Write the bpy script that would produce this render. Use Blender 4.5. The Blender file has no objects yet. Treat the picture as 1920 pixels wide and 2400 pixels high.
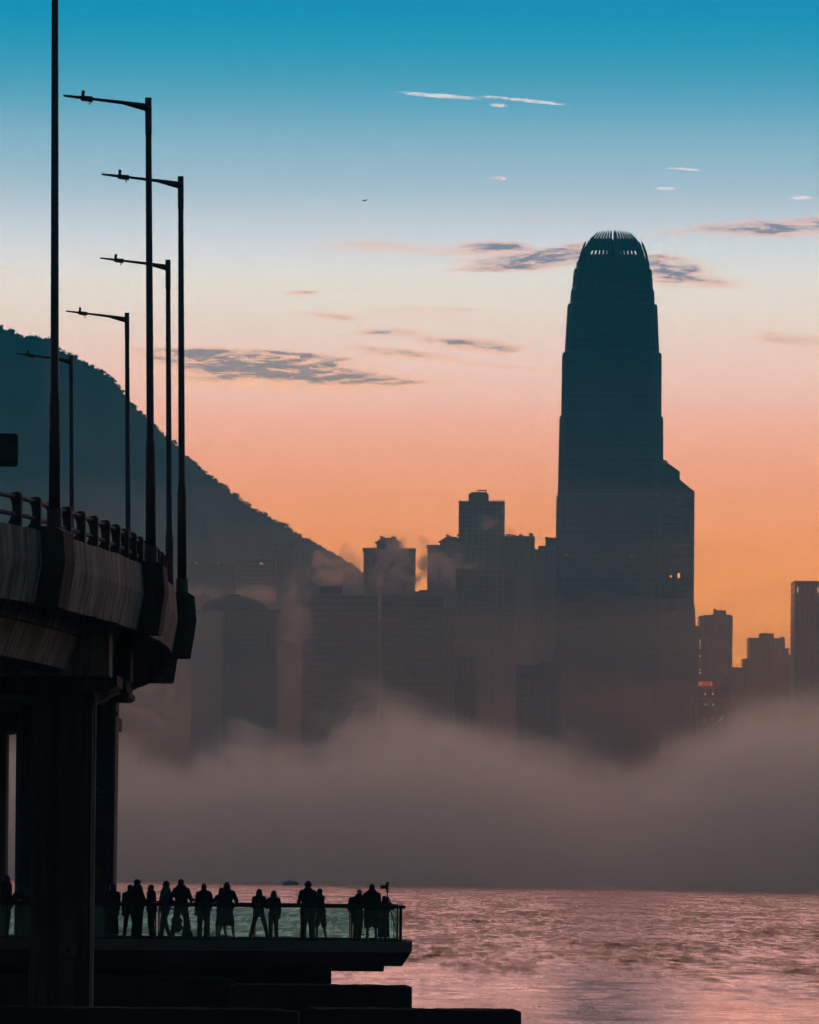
import bpy, bmesh, math, random
from mathutils import Vector, Matrix, noise

# ------------------------------------------------------------------ scene, camera
S = bpy.context.scene
COL = S.collection
R = math.radians
K = 1920.0 / 1725.0           # measurements were taken on a 1725 px wide view of the photograph
FPX = 15000.0                 # focal length in photo pixels
HX, HY = 960.0, 2027.0        # optical centre (horizon row)
CAMZ = 6.5                    # camera height over the water
ROLL = R(0.55)

cam_data = bpy.data.cameras.new("camera")
cam_data.sensor_fit = 'VERTICAL'
cam_data.sensor_height = 36.0
cam_data.lens = FPX / 2400.0 * 36.0
cam_data.shift_y = (HY - 1200.0) / 2400.0
cam_data.clip_start = 1.0
cam_data.clip_end = 60000.0
cam = bpy.data.objects.new("camera", cam_data)
cam.location = (0, 0, CAMZ)
cam.rotation_euler = (R(90), -ROLL, 0)
COL.objects.link(cam)
S.camera = cam

# ------------------------------------------------------------------ world: dusk sky
def srgb(r, g, b):
    f = lambda c: (c / 255.0) / 12.92 if c <= 10 else (((c / 255.0) + 0.055) / 1.055) ** 2.4
    return (f(r), f(g), f(b), 1.0)

W = bpy.data.worlds.new("World")
S.world = W
W.use_nodes = True
wn, wl = W.node_tree.nodes, W.node_tree.links
wn.clear()
SUN_EL, SUN_AZ = R(16.0), R(9.0)    # middle of the broad afterglow, right of centre

class NT:
    """tiny helper for building node graphs"""
    def __init__(s, tree): s.n, s.l = tree.nodes, tree.links
    def put(s, sock, v):
        if isinstance(v, bpy.types.NodeSocket): s.l.new(v, sock)
        elif v is not None: sock.default_value = v
    def m(s, op, a, b=None, c=None, clamp=False):
        n = s.n.new('ShaderNodeMath'); n.operation = op; n.use_clamp = clamp
        for i, v in enumerate((a, b, c)):
            if v is not None: s.put(n.inputs[i], v)
        return n.outputs[0]
    def vm(s, op, a, b=None):
        n = s.n.new('ShaderNodeVectorMath'); n.operation = op
        s.put(n.inputs[0], a)
        if b is not None: s.put(n.inputs[1], b)
        return n.outputs[0]
    def sep(s, v):
        n = s.n.new('ShaderNodeSeparateXYZ'); s.put(n.inputs[0], v); return n.outputs
    def comb(s, x, y, z):
        n = s.n.new('ShaderNodeCombineXYZ')
        for i, v in enumerate((x, y, z)): s.put(n.inputs[i], v)
        return n.outputs[0]
    def ramp(s, fac, stops, interp='LINEAR'):
        n = s.n.new('ShaderNodeValToRGB'); cr = n.color_ramp; cr.interpolation = interp
        while len(cr.elements) > 1: cr.elements.remove(cr.elements[-1])
        cr.elements[0].position, cr.elements[0].color = stops[0]
        for p, c in stops[1:]:
            e = cr.elements.new(p); e.color = c
        s.put(n.inputs[0], fac); return n.outputs[0]
    def mix(s, f, a, b, mode='MIX'):
        n = s.n.new('ShaderNodeMix'); n.data_type = 'RGBA'; n.blend_type = mode; n.clamp_result = False
        s.put(n.inputs[0], f); s.put(n.inputs[6], a); s.put(n.inputs[7], b); return n.outputs[2]
    def noise(s, vec, scale, detail=3, rough=.5, dist=0.0, out='Fac', dim='3D'):
        n = s.n.new('ShaderNodeTexNoise'); n.noise_dimensions = dim
        s.put(n.inputs['Vector'], vec); n.inputs['Scale'].default_value = scale
        n.inputs['Detail'].default_value = detail; n.inputs['Roughness'].default_value = rough
        n.inputs['Distortion'].default_value = dist
        return n.outputs[out]
    def maprange(s, v, a, b, c=0.0, d=1.0, smooth=True):
        n = s.n.new('ShaderNodeMapRange'); n.interpolation_type = 'SMOOTHSTEP' if smooth else 'LINEAR'
        s.put(n.inputs['Value'], v)
        for k, x in (('From Min', a), ('From Max', b), ('To Min', c), ('To Max', d)): s.put(n.inputs[k], x)
        return n.outputs[0]

w = NT(W.node_tree)
tc = wn.new('ShaderNodeTexCoord')
dx, dy, dz = w.sep(tc.outputs['Generated'])
# elevation ramp of the evening sky, towards the sunset
SKY = [(8, 143, 180, 0), (16, 147, 182, 50), (42, 152, 184, 100), (66, 157, 186, 150), (87, 163, 189, 200), (110, 170, 193, 250), (130, 177, 196, 300), (163, 190, 204, 400),
       (184, 199, 209, 450), (205, 210, 213, 510), (220, 221, 216, 560), (226, 220, 209, 620), (229, 207, 196, 700),
       (232, 192, 178, 800), (234, 174, 153, 900), (235, 163, 132, 1000), (234, 155, 114, 1100),
       (231, 150, 102, 1200), (225, 146, 96, 1300), (210, 140, 88, 1400), (196, 134, 84, 1500), (170, 120, 90, 1700), (150, 112, 92, 1821)]
# the haze between here and the sky takes some of its light away: gains per row keep the sky as bright as it looks
GAIN = {0: (0.05, 1.548, 2.088), 50: (0.18, 1.607, 2.149), 100: (0.473, 1.625, 2.176), 150: (0.73, 1.676, 2.229), 200: (0.693, 1.684, 2.27), 250: (0.887, 1.769, 2.39), 300: (0.937, 1.855, 2.468), 400: (0.944, 1.95, 2.67), 450: (0.98, 2.026, 2.791), 510: (0.953, 2.118, 3.027), 560: (0.967, 2.153, 3.053), 620: (0.983, 2.192, 3.082), 700: (1.004, 2.246, 3.122), 800: (1.035, 2.31, 3.216), 900: (1.063, 2.241, 2.943), 1000: (1.08, 2.249, 2.743), 1100: (1.18, 2.388, 2.418), 1200: (1.317, 2.649, 2.142), 1300: (1.607, 3.262, 2.211), 1400: (1.733, 3.262, 2.211), 1500: (1.733, 3.262, 2.211), 1700: (1.608, 3.262, 2.211), 1821: (1.485, 3.037, 2.211)}
def sky_stop(r, g, b, yy):
    c = srgb(r, g, b); k = GAIN[yy]; return tuple(c[i] * k[i] for i in range(3)) + (1.0,)
ZMAX = 0.1355
KEYS = sorted([((1821 - yy) * K / FPX / ZMAX, sky_stop(r, g, b, yy)) for r, g, b, yy in SKY], key=lambda t: t[0])
def smooth_key(p):
    """smooth curve through the sky colours (in display space, so that no band shows)"""
    i = max(0, min(len(KEYS) - 2, sum(1 for k in KEYS if k[0] <= p) - 1))
    (p1, c1), (p2, c2) = KEYS[i], KEYS[i + 1]; (p0, c0), (p3, c3) = KEYS[max(0, i - 1)], KEYS[min(len(KEYS) - 1, i + 2)]
    q = min(1, max(0, (p - p1) / (p2 - p1))); h = p2 - p1; out = []
    for k in range(3):
        a0, a1, a2, a3 = (max(0, c[k]) ** .45 for c in (c0, c1, c2, c3))
        m1 = (a2 - a0) / max(1e-6, p2 - p0) * h; m2 = (a3 - a1) / max(1e-6, p3 - p1) * h
        v = a1 * (2 * q ** 3 - 3 * q * q + 1) + m1 * (q ** 3 - 2 * q * q + q) + a2 * (-2 * q ** 3 + 3 * q * q) + m2 * (q ** 3 - q * q)
        out.append(max(0, v) ** (1 / .45))
    return tuple(out) + (1.0,)
stops = [(k / 31.0, smooth_key(k / 31.0)) for k in range(32)]
front = w.ramp(w.m('DIVIDE', dz, ZMAX), stops)
high = w.ramp(dz, [(0.0, sky_stop(8, 143, 180, 0)), (ZMAX, sky_stop(8, 143, 180, 0)), (0.24, srgb(0, 112, 146)), (0.45, srgb(4, 74, 102)), (1.0, srgb(4, 50, 76))])
above = w.maprange(dz, ZMAX * .97, ZMAX, smooth=False)
sunset = w.mix(above, front, high)
# the sky away from the sunset: dusk blue
back = w.ramp(dz, [(0.0, srgb(82, 68, 61)), (0.1, srgb(70, 62, 58)), (0.4, srgb(44, 58, 66)), (1.0, srgb(12, 66, 94))])
hor = w.m('SQRT', w.m('ADD', w.m('MULTIPLY', dx, dx), w.m('MULTIPLY', dy, dy)))
caz = w.m('DIVIDE', dy, w.m('MAXIMUM', hor, 1e-4))
azf = w.maprange(caz, -0.35, 0.93)
azf = w.m('POWER', azf, 1.6)
sky_col = w.mix(azf, back, sunset)

# ---- clouds, laid out on the sky by direction (tangent plane around the sunset point)
ysafe = w.m('MAXIMUM', dy, 0.05)
cr_, sr_ = math.cos(ROLL), math.sin(ROLL)
tx = w.m('MULTIPLY', w.m('DIVIDE', dx, ysafe), FPX / K)
tz = w.m('MULTIPLY', w.m('DIVIDE', dz, ysafe), FPX / K)
cu = w.m('ADD', tx, 0.0)
cv = w.m('ADD', tz, 0.0)
uv = w.comb(cu, cv, 0.0)
streak = w.noise(w.vm('MULTIPLY', uv, (0.0105, 0.055, 1)), 1.0, 7, .62, .8)
streak2 = w.noise(w.vm('MULTIPLY', w.vm('ADD', uv, (900, 300, 0)), (0.0042, 0.019, 1)), 1.0, 5, .6, 1.0)
fine = w.noise(w.vm('MULTIPLY', uv, (0.03, 0.16, 1)), 1.0, 5, .65, .5)
frag = w.noise(w.vm('MULTIPLY', w.vm('ADD', uv, (130, 70, 0)), (0.09, 0.4, 1)), 1.0, 4, .7, .6)
warp = w.m('MULTIPLY', w.m('SUBTRACT', streak2, .5), 46.0)

def cloud_mask(cx, cy, a, b, slope=0.0, amt=1.0):
    u0, v0 = (cx - 862.5), (1821 - cy)
    x0, z0 = u0 * cr_ - v0 * sr_, u0 * sr_ + v0 * cr_
    du = w.m('SUBTRACT', cu, x0)
    dv = w.m('SUBTRACT', w.m('SUBTRACT', w.m('ADD', cv, w.m('MULTIPLY', warp, min(1.0, b / 26.0))), z0), w.m('MULTIPLY', du, slope))
    q = w.m('ADD', w.m('POWER', w.m('ABSOLUTE', w.m('DIVIDE', du, a)), 2.0), w.m('POWER', w.m('ABSOLUTE', w.m('DIVIDE', dv, b)), 2.0))
    e = w.m('EXPONENT', w.m('MULTIPLY', q, -1.0))
    return w.m('MULTIPLY', e, amt) if amt != 1.0 else e

def total(lst):
    t = None
    for c in lst:
        k = cloud_mask(*c)
        t = k if t is None else w.m('ADD', t, k)
    return t if t is not None else 0.0
# centre x, centre y, half length, half height, slope, amount
DARK = [(560, 768, 200, 24, -.07, 1.6), (455, 748, 150, 16, 0, .9), (500, 790, 170, 14, .0, .9), (740, 800, 190, 9, -.01, 1.0), (620, 745, 120, 9, -.10, .7), (1036, 520, 66, 13, .08, 1.6),
        (1120, 548, 140, 17, .09, 1.4), (1190, 530, 60, 14, .12, .6), (1425, 575, 95, 20, -.12, 1.35),
        (1385, 548, 70, 16, -.06, .7), (1620, 478, 150, 14, .02, 1.6), (1735, 470, 60, 13, 0, .9),
        (985, 722, 105, 12, -.07, 1.05), (860, 743, 105, 9, -.09, 1.05), (815, 699, 60, 8, .05, .95), (700, 665, 60, 5, -.05, .7), (640, 616, 34, 5, 0, .8), (1690, 714, 110, 14, -.05, .75), (930, 652, 90, 6, 0, .5), (1060, 735, 40, 7, -.1, .8)]
WARM = [(870, 753, 120, 5, -.09, 1.0), (1010, 738, 70, 5, -.1, .7), (1130, 776, 80, 4, -.06, .8), (590, 806, 230, 9, -.01, 1.3), (500, 786, 150, 7, -.04, .9), (1100, 562, 120, 8, .06, .9), (1000, 532, 50, 7, .1, .9), (1600, 492, 140, 8, .02, .9), (1440, 590, 100, 7, -.1, .8), (545, 815, 240, 14, -.02, .5), (770, 518, 90, 13, 0, .95), (900, 528, 100, 10, 0, .8), (700, 664, 70, 8, -.06, .5),
        (880, 655, 130, 12, 0, .35), (640, 617, 40, 7, 0, .5), (490, 626, 70, 5, 0, .35), (20, 566, 60, 6, 0, .5),
        (1080, 775, 130, 5, -.08, .45), (905, 1022, 140, 5, 0, .5), (1500, 809, 90, 4, -.03, .45), (1520, 763, 45, 4, -.05, .4),
        (1680, 802, 90, 5, -.06, .45), (1700, 745, 80, 12, -.08, .4), (1150, 462, 70, 8, 0, .3), (1430, 600, 120, 12, 0, .4),
        (1560, 1385, 120, 7, 0, .9), (1560, 1367, 110, 4, 0, .6), (1425, 486, 60, 7, 0, .4)]
BRIGHT = [(925, 201, 72, 4.2, -.07, 1.5), (1120, 213, 68, 3.4, -.10, 1.4), (1050, 221, 18, 4, -.02, 1.2), (1052, 376, 20, 4, 0, 1.1),
          (1440, 356, 36, 2.8, -.05, 1.1), (1404, 397, 27, 4.5, 0, 1.1), (1686, 416, 22, 5, .02, 1.1), (786, 274, 12, 2.2, 0, .6),
          (1275, 269, 8, 2, 0, .5), (965, 360, 14, 2, 0, .4), (1034, 204, 20, 3, -.06, .6), (1158, 389, 14, 2, 0, .3)]
hrel = w.m('DIVIDE', dz, ZMAX)
gain = w.ramp(hrel, sorted([((1821 - yy) * K / FPX / ZMAX, tuple(v / 4 for v in (max(.9, GAIN[yy][0]), GAIN[yy][1], GAIN[yy][2])) + (1,)) for yy in (0, 200, 400, 620, 900, 1200, 1500)], key=lambda t: t[0]))
gain = w.mix(1.0, gain, (4, 4, 4, 1), 'MULTIPLY')
glow = lambda c: w.mix(1.0, c, gain, 'MULTIPLY')
warm_col = glow(w.ramp(hrel, [(0.15, srgb(252, 165, 70)), (0.45, srgb(252, 182, 118)), (0.60, srgb(238, 188, 160)), (0.75, srgb(232, 190, 176)), (1.0, srgb(228, 214, 214))]))
dark_col = glow(w.ramp(hrel, [(0.3, srgb(150, 128, 122)), (0.55, srgb(128, 125, 130)), (0.68, srgb(108, 118, 142)), (1.0, srgb(120, 150, 180))]))
thick = w.maprange(streak, .28, .70, .0, 1.25, smooth=False)
above_n = w.noise(w.vm('MULTIPLY', w.vm('ADD', uv, (0, 8, 0)), (0.0105, 0.055, 1)), 1.0, 7, .62, .8)
under = w.maprange(w.m('SUBTRACT', above_n, streak), .02, .16, 0, 1)          # undersides catch the afterglow
ragged = w.maprange(fine, .22, .74, .35, 1.35, smooth=False)
wispy = w.maprange(w.m('ADD', w.m('MULTIPLY', streak2, .5), w.m('MULTIPLY', fine, .5)), .36, .58, .1, 1.0)
bits = w.m('MULTIPLY', w.maprange(fine, .32, .62, .35, 1.1), w.maprange(frag, .35, .6, .5, 1.1))

def cloudy_sky(lo, hi):
    """background with the clouds whose centres lie between two heights of the sky"""
    pick = lambda L: [c for c in L if lo <= c[1] < hi]
    col = sky_col
    if pick(WARM):
        wm = w.m('MINIMUM', w.m('MULTIPLY', total(pick(WARM)), wispy), 1.0)
        col = w.mix(w.m('MULTIPLY', wm, .8), col, warm_col)
    if pick(DARK):   # thin cloud glows, thick cloud is grey
        dm = w.m('MULTIPLY', w.m('MULTIPLY', total(pick(DARK)), thick), ragged)
        col = w.mix(w.maprange(dm, .03, .42, 0, .58), col, warm_col)
        col = w.mix(w.maprange(dm, .18, .95, 0, .90), col, dark_col)
        col = w.mix(w.m('MULTIPLY', w.maprange(dm, .10, .45), w.m('MULTIPLY', under, .75)), col, warm_col)
    if pick(BRIGHT):
        bm = w.m('MULTIPLY', total(pick(BRIGHT)), bits)
        col = w.mix(w.maprange(bm, .12, .85, 0, .95), col, glow(srgb(240, 226, 222)))
    b = wn.new('ShaderNodeBackground'); w.put(b.inputs[0], col); return b.outputs[0]

def mixsh(f, a, b):
    n = wn.new('ShaderNodeMixShader'); w.put(n.inputs[0], f); wl.new(a, n.inputs[1]); wl.new(b, n.inputs[2]); return n.outputs[0]
# physical dusk sky as a faint base under the graded colours
nish = wn.new('ShaderNodeTexSky'); nish.sky_type = 'NISHITA'; nish.sun_disc = False
nish.sun_elevation = SUN_EL; nish.sun_rotation = SUN_AZ; nish.dust_density = 2.0; nish.ozone_density = 3.0
plain = wn.new('ShaderNodeBackground'); w.put(plain.inputs[0], sky_col)
cyv = w.m('SUBTRACT', 1821.0, cv)
gt = lambda a, b: w.m('GREATER_THAN', a, b)
bands = [(0, 430), (430, 608), (608, 690), (690, 860), (860, 1500)]
shader = cloudy_sky(*bands[0])
for lo, hi in bands[1:]:
    shader = mixsh(gt(cyv, lo), shader, cloudy_sky(lo, hi))
inside = w.m('MULTIPLY', w.m('MULTIPLY', gt(dy, .5), w.m('LESS_THAN', w.m('ABSOLUTE', cu), 1500.0)),
             w.m('MULTIPLY', gt(cyv, 120.0), w.m('LESS_THAN', cyv, 1440.0)))
shader = mixsh(inside, plain.outputs[0], shader)
bg2 = wn.new('ShaderNodeBackground'); w.put(bg2.inputs[0], nish.outputs[0]); bg2.inputs[1].default_value = 0.00025
add = wn.new('ShaderNodeAddShader'); wl.new(shader, add.inputs[0]); wl.new(bg2.outputs[0], add.inputs[1])
wo = wn.new('ShaderNodeOutputWorld'); wl.new(add.outputs[0], wo.inputs[0])
W.cycles.sampling_method = 'MANUAL'
W.cycles.sample_map_resolution = 1024

# ------------------------------------------------------------------ the last of the sun
sun_data = bpy.data.lights.new("sun", 'SUN')
sun_data.energy = 0.32
sun_data.angle = R(40)
sun_data.color = (1.0, .47, .26)
sun = bpy.data.objects.new("sun", sun_data)
sd = Vector((math.sin(SUN_AZ) * math.cos(SUN_EL), math.cos(SUN_AZ) * math.cos(SUN_EL), math.sin(SUN_EL)))
sun.rotation_euler = sd.to_track_quat('Z', 'Y').to_euler()
sun.location = (0, 0, 900)
COL.objects.link(sun)

S.render.engine = 'CYCLES'
S.view_settings.view_transform = 'Standard'
S.view_settings.look = 'None'
S.view_settings.exposure = 0.0
S.view_settings.gamma = 1.0
S.view_settings.use_curve_mapping = False
S.cycles.use_denoising = True
S.cycles.max_bounces = 6
S.cycles.diffuse_bounces = 2
S.cycles.glossy_bounces = 2
S.cycles.transmission_bounces = 4
S.cycles.transparent_max_bounces = 16
S.cycles.volume_bounces = 2
S.cycles.use_adaptive_sampling = True
S.cycles.adaptive_threshold = 0.045
S.cycles.adaptive_min_samples = 16
S.cycles.volume_max_steps = 256
S.cycles.sample_clamp_indirect = 4.0
# ------------------------------------------------------------------ helpers
random.seed(11)

def PS(px, py, D):
    """photo pixel (1920 x 2400) at distance D -> point in the world"""
    u, v = px - HX, HY - py
    x = u * math.cos(ROLL) - v * math.sin(ROLL)
    z = u * math.sin(ROLL) + v * math.cos(ROLL)
    return Vector((x / FPX * D, D, CAMZ + z / FPX * D))

def P(dx, dy, D):
    return PS(dx * K, dy * K, D)

class MB:
    """collects faces for ONE mesh object"""
    def __init__(s): s.v, s.f = [], []
    def add(s, vs, fs):
        b = len(s.v); s.v += [tuple(p) for p in vs]; s.f += [tuple(b + i for i in q) for q in fs]; return s
    def box(s, x0, x1, y0, y1, z0, z1):
        return s.add([(x, y, z) for z in (z0, z1) for y in (y0, y1) for x in (x0, x1)],
                     [(0, 2, 3, 1), (4, 5, 7, 6), (0, 1, 5, 4), (2, 6, 7, 3), (0, 4, 6, 2), (1, 3, 7, 5)])
    def loft(s, rings, cap=True, close=True):
        n = len(rings[0]); vs = [p for r in rings for p in r]; fs = []
        for k in range(len(rings) - 1):
            for i in range(n if close else n - 1):
                a, b = k * n + i, k * n + (i + 1) % n
                fs.append((a, b, b + n, a + n))
        if cap:
            fs.append(tuple(range(n - 1, -1, -1))); fs.append(tuple((len(rings) - 1) * n + i for i in range(n)))
        return s.add(vs, fs)
    def prism_y(s, poly, y0, y1):      # polygon in x,z (counter-clockwise seen from -y), extruded along y
        return s.loft([[(x, y0, z) for x, z in poly], [(x, y1, z) for x, z in poly]])
    def prism_z(s, poly, z0, z1, k0=1.0, k1=1.0):
        return s.loft([[(x * k0, y * k0, z0) for x, y in poly], [(x * k1, y * k1, z1) for x, y in poly]])
    def tube(s, pts, rad, n=8):
        pts = [Vector(p) for p in pts]
        if not isinstance(rad, (list, tuple)): rad = [rad] * len(pts)
        rings = []
        up = None
        for i, p in enumerate(pts):
            d = (pts[min(i + 1, len(pts) - 1)] - pts[max(i - 1, 0)]).normalized()
            if up is None: up = Vector((0, 0, 1)) if abs(d.z) < .9 else Vector((1, 0, 0))
            a = d.cross(up).normalized(); b = a.cross(d).normalized(); up = b
            rings.append([p + (a * math.cos(2 * math.pi * k / n) + b * math.sin(2 * math.pi * k / n)) * rad[i] for k in range(n)])
        return s.loft(rings)
    def ball(s, c, r, seg=10, rings=6, jit=0.0):
        if not isinstance(r, (list, tuple)): r = (r, r, r)
        vs = [(c[0], c[1], c[2] - r[2])]
        for j in range(1, rings):
            a = -math.pi / 2 + math.pi * j / rings
            for i in range(seg):
                t_ = 2 * math.pi * i / seg; q = 1 + jit * random.uniform(-1, 1)
                vs.append((c[0] + r[0] * q * math.cos(a) * math.cos(t_), c[1] + r[1] * q * math.cos(a) * math.sin(t_), c[2] + r[2] * q * math.sin(a)))
        vs.append((c[0], c[1], c[2] + r[2])); fs = []
        for i in range(seg):
            fs.append((0, 1 + (i + 1) % seg, 1 + i))
            for j in range(rings - 2):
                a, b = 1 + j * seg + i, 1 + j * seg + (i + 1) % seg
                fs.append((a, b, b + seg, a + seg))
            k = 1 + (rings - 2) * seg
            fs.append((k + i, k + (i + 1) % seg, len(vs) - 1))
        return s.add(vs, fs)
    def mesh(s, name, mat, smooth=False):
        me = bpy.data.meshes.new(name); me.from_pydata(s.v, [], s.f); me.materials.append(mat)
        if smooth:
            for p in me.polygons: p.use_smooth = True
        return me
    def build(s, name, mat, parent=None, smooth=False, loc=(0, 0, 0), rot=None, scale=None):
        return place(s.mesh(name, mat, smooth), name, parent, loc, rot, scale)

def place(me, name, parent=None, loc=(0, 0, 0), rot=None, scale=None):
    o = bpy.data.objects.new(name, me); COL.objects.link(o)
    o.location = loc
    if rot is not None: o.rotation_euler = rot
    if scale is not None: o.scale = scale
    if parent is not None: o.parent = parent
    return o

def tag(o, label, cat, group=None, kind=None):
    if label: o['label'] = label
    if cat: o['category'] = cat
    if group: o['group'] = group
    if kind: o['kind'] = kind
    return o

def thing(name, label, cat, loc=(0, 0, 0), rz=0.0, group=None):
    o = bpy.data.objects.new(name, None); COL.objects.link(o)
    o.location = loc; o.rotation_euler = (0, 0, rz); o.empty_display_size = .3
    return tag(o, label, cat, group)

MATS = {}
def pm(name, col, rough=.7, metal=0.0, var=.25, scale=.6, streak=False, bump=0.0, emit=None, estr=0.0, spec=.5):
    """procedural material: base colour broken up by noise, optional rain streaks and relief"""
    if name in MATS: return MATS[name]
    m = bpy.data.materials.new(name); m.use_nodes = True
    n = m.node_tree.nodes; b = n['Principled BSDF']; t = NT(m.node_tree)
    co = n.new('ShaderNodeNewGeometry').outputs['Position']
    f = t.noise(co, scale, 5, .6)
    lo = tuple(c * (1 - var) for c in col) + (1,); hi = tuple(min(1, c * (1 + var)) for c in col) + (1,)
    c = t.mix(t.maprange(f, .3, .7), lo, hi)
    if streak:
        s1 = t.noise(t.vm('MULTIPLY', co, (2.2, 2.2, .12)), 1.6, 4, .6)
        c = t.mix(t.maprange(s1, .40, .68, 0, .9), c, tuple(x * .26 for x in col) + (1,))
        s2 = t.noise(t.vm('MULTIPLY', t.vm('ADD', co, (7, 3, 5)), (1.4, 1.4, .2)), .8, 3, .6)
        c = t.mix(t.maprange(s2, .60, .76, 0, .5), c, (min(1, col[0] * 1.25), col[1] * .72, col[2] * .5, 1))
    t.put(b.inputs['Base Color'], c)
    b.inputs['Roughness'].default_value = rough; b.inputs['Metallic'].default_value = metal
    b.inputs['Specular IOR Level'].default_value = spec
    if bump:
        bp = n.new('ShaderNodeBump'); bp.inputs['Strength'].default_value = bump; bp.inputs['Distance'].default_value = .03
        t.put(bp.inputs['Height'], t.noise(co, scale * 7, 4, .65)); m.node_tree.links.new(bp.outputs[0], b.inputs['Normal'])
    if emit:
        b.inputs['Emission Color'].default_value = (*emit, 1); b.inputs['Emission Strength'].default_value = estr
    MATS[name] = m
    return m
# ------------------------------------------------------------------ water
def water_material():
    m = bpy.data.materials.new('harbour_water'); m.use_nodes = True
    n, l = m.node_tree.nodes, m.node_tree.links
    b = n['Principled BSDF']
    b.inputs['Base Color'].default_value = (0.006, 0.012, 0.014, 1)
    b.inputs['Roughness'].default_value = 0.06
    b.inputs['IOR'].default_value = 1.33
    t = NT(m.node_tree)
    co = n.new('ShaderNodeTexCoord').outputs['Object']
    p1 = t.noise(t.vm('MULTIPLY', co, (1.0, .09, 1)), 1.0, 4, .7)
    p2 = t.noise(t.vm('MULTIPLY', co, (.16, .014, 1)), 1.0, 3, .6)
    chop = t.m('ADD', t.m('MULTIPLY', p1, .6), t.m('MULTIPLY', p2, .4))
    lee = t.maprange(t.m('ADD', t.sep(co)[1], t.m('MULTIPLY', t.m('SUBTRACT', p2, .5), 260.0)), 270.0, 520.0)     # sheltered water close to the sea wall
    t.put(b.inputs['Roughness'], t.maprange(chop, .38, .62, t.m('ADD', .05, t.m('MULTIPLY', lee, .09)), t.m('ADD', .17, t.m('MULTIPLY', lee, .29))))
    rip = t.noise(t.vm('MULTIPLY', co, (.8, 1, 1)), 1.6, 3, .6, .3)
    bp = n.new('ShaderNodeBump'); bp.inputs['Strength'].default_value = 1.0; bp.inputs["Distance"].default_value = .05
    t.put(bp.inputs['Height'], rip); l.new(bp.outputs[0], b.inputs['Normal'])
    return m
WATER = water_material()
me = bpy.data.meshes.new('harbour_water')
me.from_pydata([(-3900, -350, -.55), (3900, -350, -.55), (3900, 3290, -.55), (-3900, 3290, -.55)], [], [(0, 1, 2, 3)])
me.materials.append(WATER)
water = place(me, 'harbour_water'); water['kind'] = 'structure'
# wind waves: a swept grid, finer near the promenade, on top of the flat sheet
import numpy as np
rs = np.random.RandomState(4)
GR = 0.00068
rr = [178.0]
while rr[-1] < 2200: rr.append(rr[-1] * 1.00105)
rr = np.array(rr); ang = np.arange(R(-5.2), R(5.2), GR)
RRm, AA = np.meshgrid(rr, ang, indexing='ij')
WX, WY = RRm * np.sin(AA), RRm * np.cos(AA)
WZ = np.zeros_like(WX)
cell = RRm * .00105
gust = .85 + .75 * np.sin(WX * .031 + 1.3 + 1.1 * np.sin(WY * .011)) * np.sin(WY * .017 + .9 * np.sin(WX * .04)) + .45 * np.sin(WY * .061 + WX * .013 + .8 * np.sin(WX * .09)) + .3 * np.sin(WX * .17 + 2 * np.sin(WY * .08)) * np.sin(WY * .12)
gust = np.clip(gust, .12, 2.2)
def patches(sx, sy, seed):
    """smooth random patches sx by sy metres"""
    u_, v_ = WX / sx + 500, WY / sy + 500
    iu, iv = np.floor(u_).astype(np.int64), np.floor(v_).astype(np.int64)
    fu, fv = u_ - iu, v_ - iv
    fu, fv = fu * fu * (3 - 2 * fu), fv * fv * (3 - 2 * fv)
    def h_(a, b):
        n_ = (a * 374761393 + b * 668265263 + seed * 974711) & 0xffffffff
        n_ = ((n_ ^ (n_ >> 13)) * 1274126177) & 0xffffffff
        return ((n_ ^ (n_ >> 16)) & 0xffff) / 65535.0
    return (h_(iu, iv) * (1 - fu) + h_(iu + 1, iv) * fu) * (1 - fv) + (h_(iu, iv + 1) * (1 - fu) + h_(iu + 1, iv + 1) * fu) * fv
rough = (.30 * patches(.8, 8, 1) + .30 * patches(1.9, 22, 2) + .25 * patches(4.5, 55, 3) + .15 * patches(13, 120, 4))
rough = np.clip((rough - .36) * 5.2, .10, 2.4)
gust = np.clip(gust, .5, 1.5) * rough
lee = np.clip((WY + 120 * (patches(30, 60, 9) - .5) - 250) / 270, 0, 1); lee = lee * lee * (3 - 2 * lee)
gust = gust * (.32 + .68 * lee)
for k in range(84):
    lam = 10 ** rs.uniform(-.22, 1.1)                       # 0.6 .. 12 m
    th_ = R(80) + rs.normal(0, .75)
    kk = 2 * math.pi / lam
    slope = .022 * (lam / 3.0) ** -.35
    amp = slope / kk
    att = np.clip((lam / cell - 2.2) / 2.5, 0, 1)
    ph = kk * (WX * math.cos(th_) + WY * math.sin(th_)) + rs.uniform(0, 6.28) + .6 * np.sin(WX * .05 * rs.uniform(.5, 1.5) + k)
    s_ = np.sin(ph)
    WZ += amp * att * (s_ + .22 * np.cos(2 * ph)) * (gust if lam < 5 else (.55 + .3 * gust) * (.3 + .7 * lee))
WZ -= .02
nr, na = WX.shape
vs = np.stack([WX, WY, WZ], -1).reshape(-1, 3)
ii, jj = np.meshgrid(np.arange(nr - 1), np.arange(na - 1), indexing='ij')
a_ = (ii * na + jj).ravel()
fs = np.stack([a_, a_ + 1, a_ + na + 1, a_ + na], -1)
me = bpy.data.meshes.new('harbour_waves')
me.vertices.add(len(vs)); me.vertices.foreach_set('co', vs.ravel().astype(np.float32))
me.loops.add(fs.size); me.loops.foreach_set('vertex_index', fs.ravel().astype(np.int32))
me.polygons.add(len(fs)); me.polygons.foreach_set('loop_start', (np.arange(len(fs)) * 4).astype(np.int32)); me.polygons.foreach_set('loop_total', np.full(len(fs), 4, np.int32))
me.update(calc_edges=True); me.validate()
me.polygons.foreach_set('use_smooth', np.ones(len(fs), bool))
me.materials.append(WATER)
waves = place(me, 'harbour_waves'); waves['kind'] = 'structure'

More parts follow.
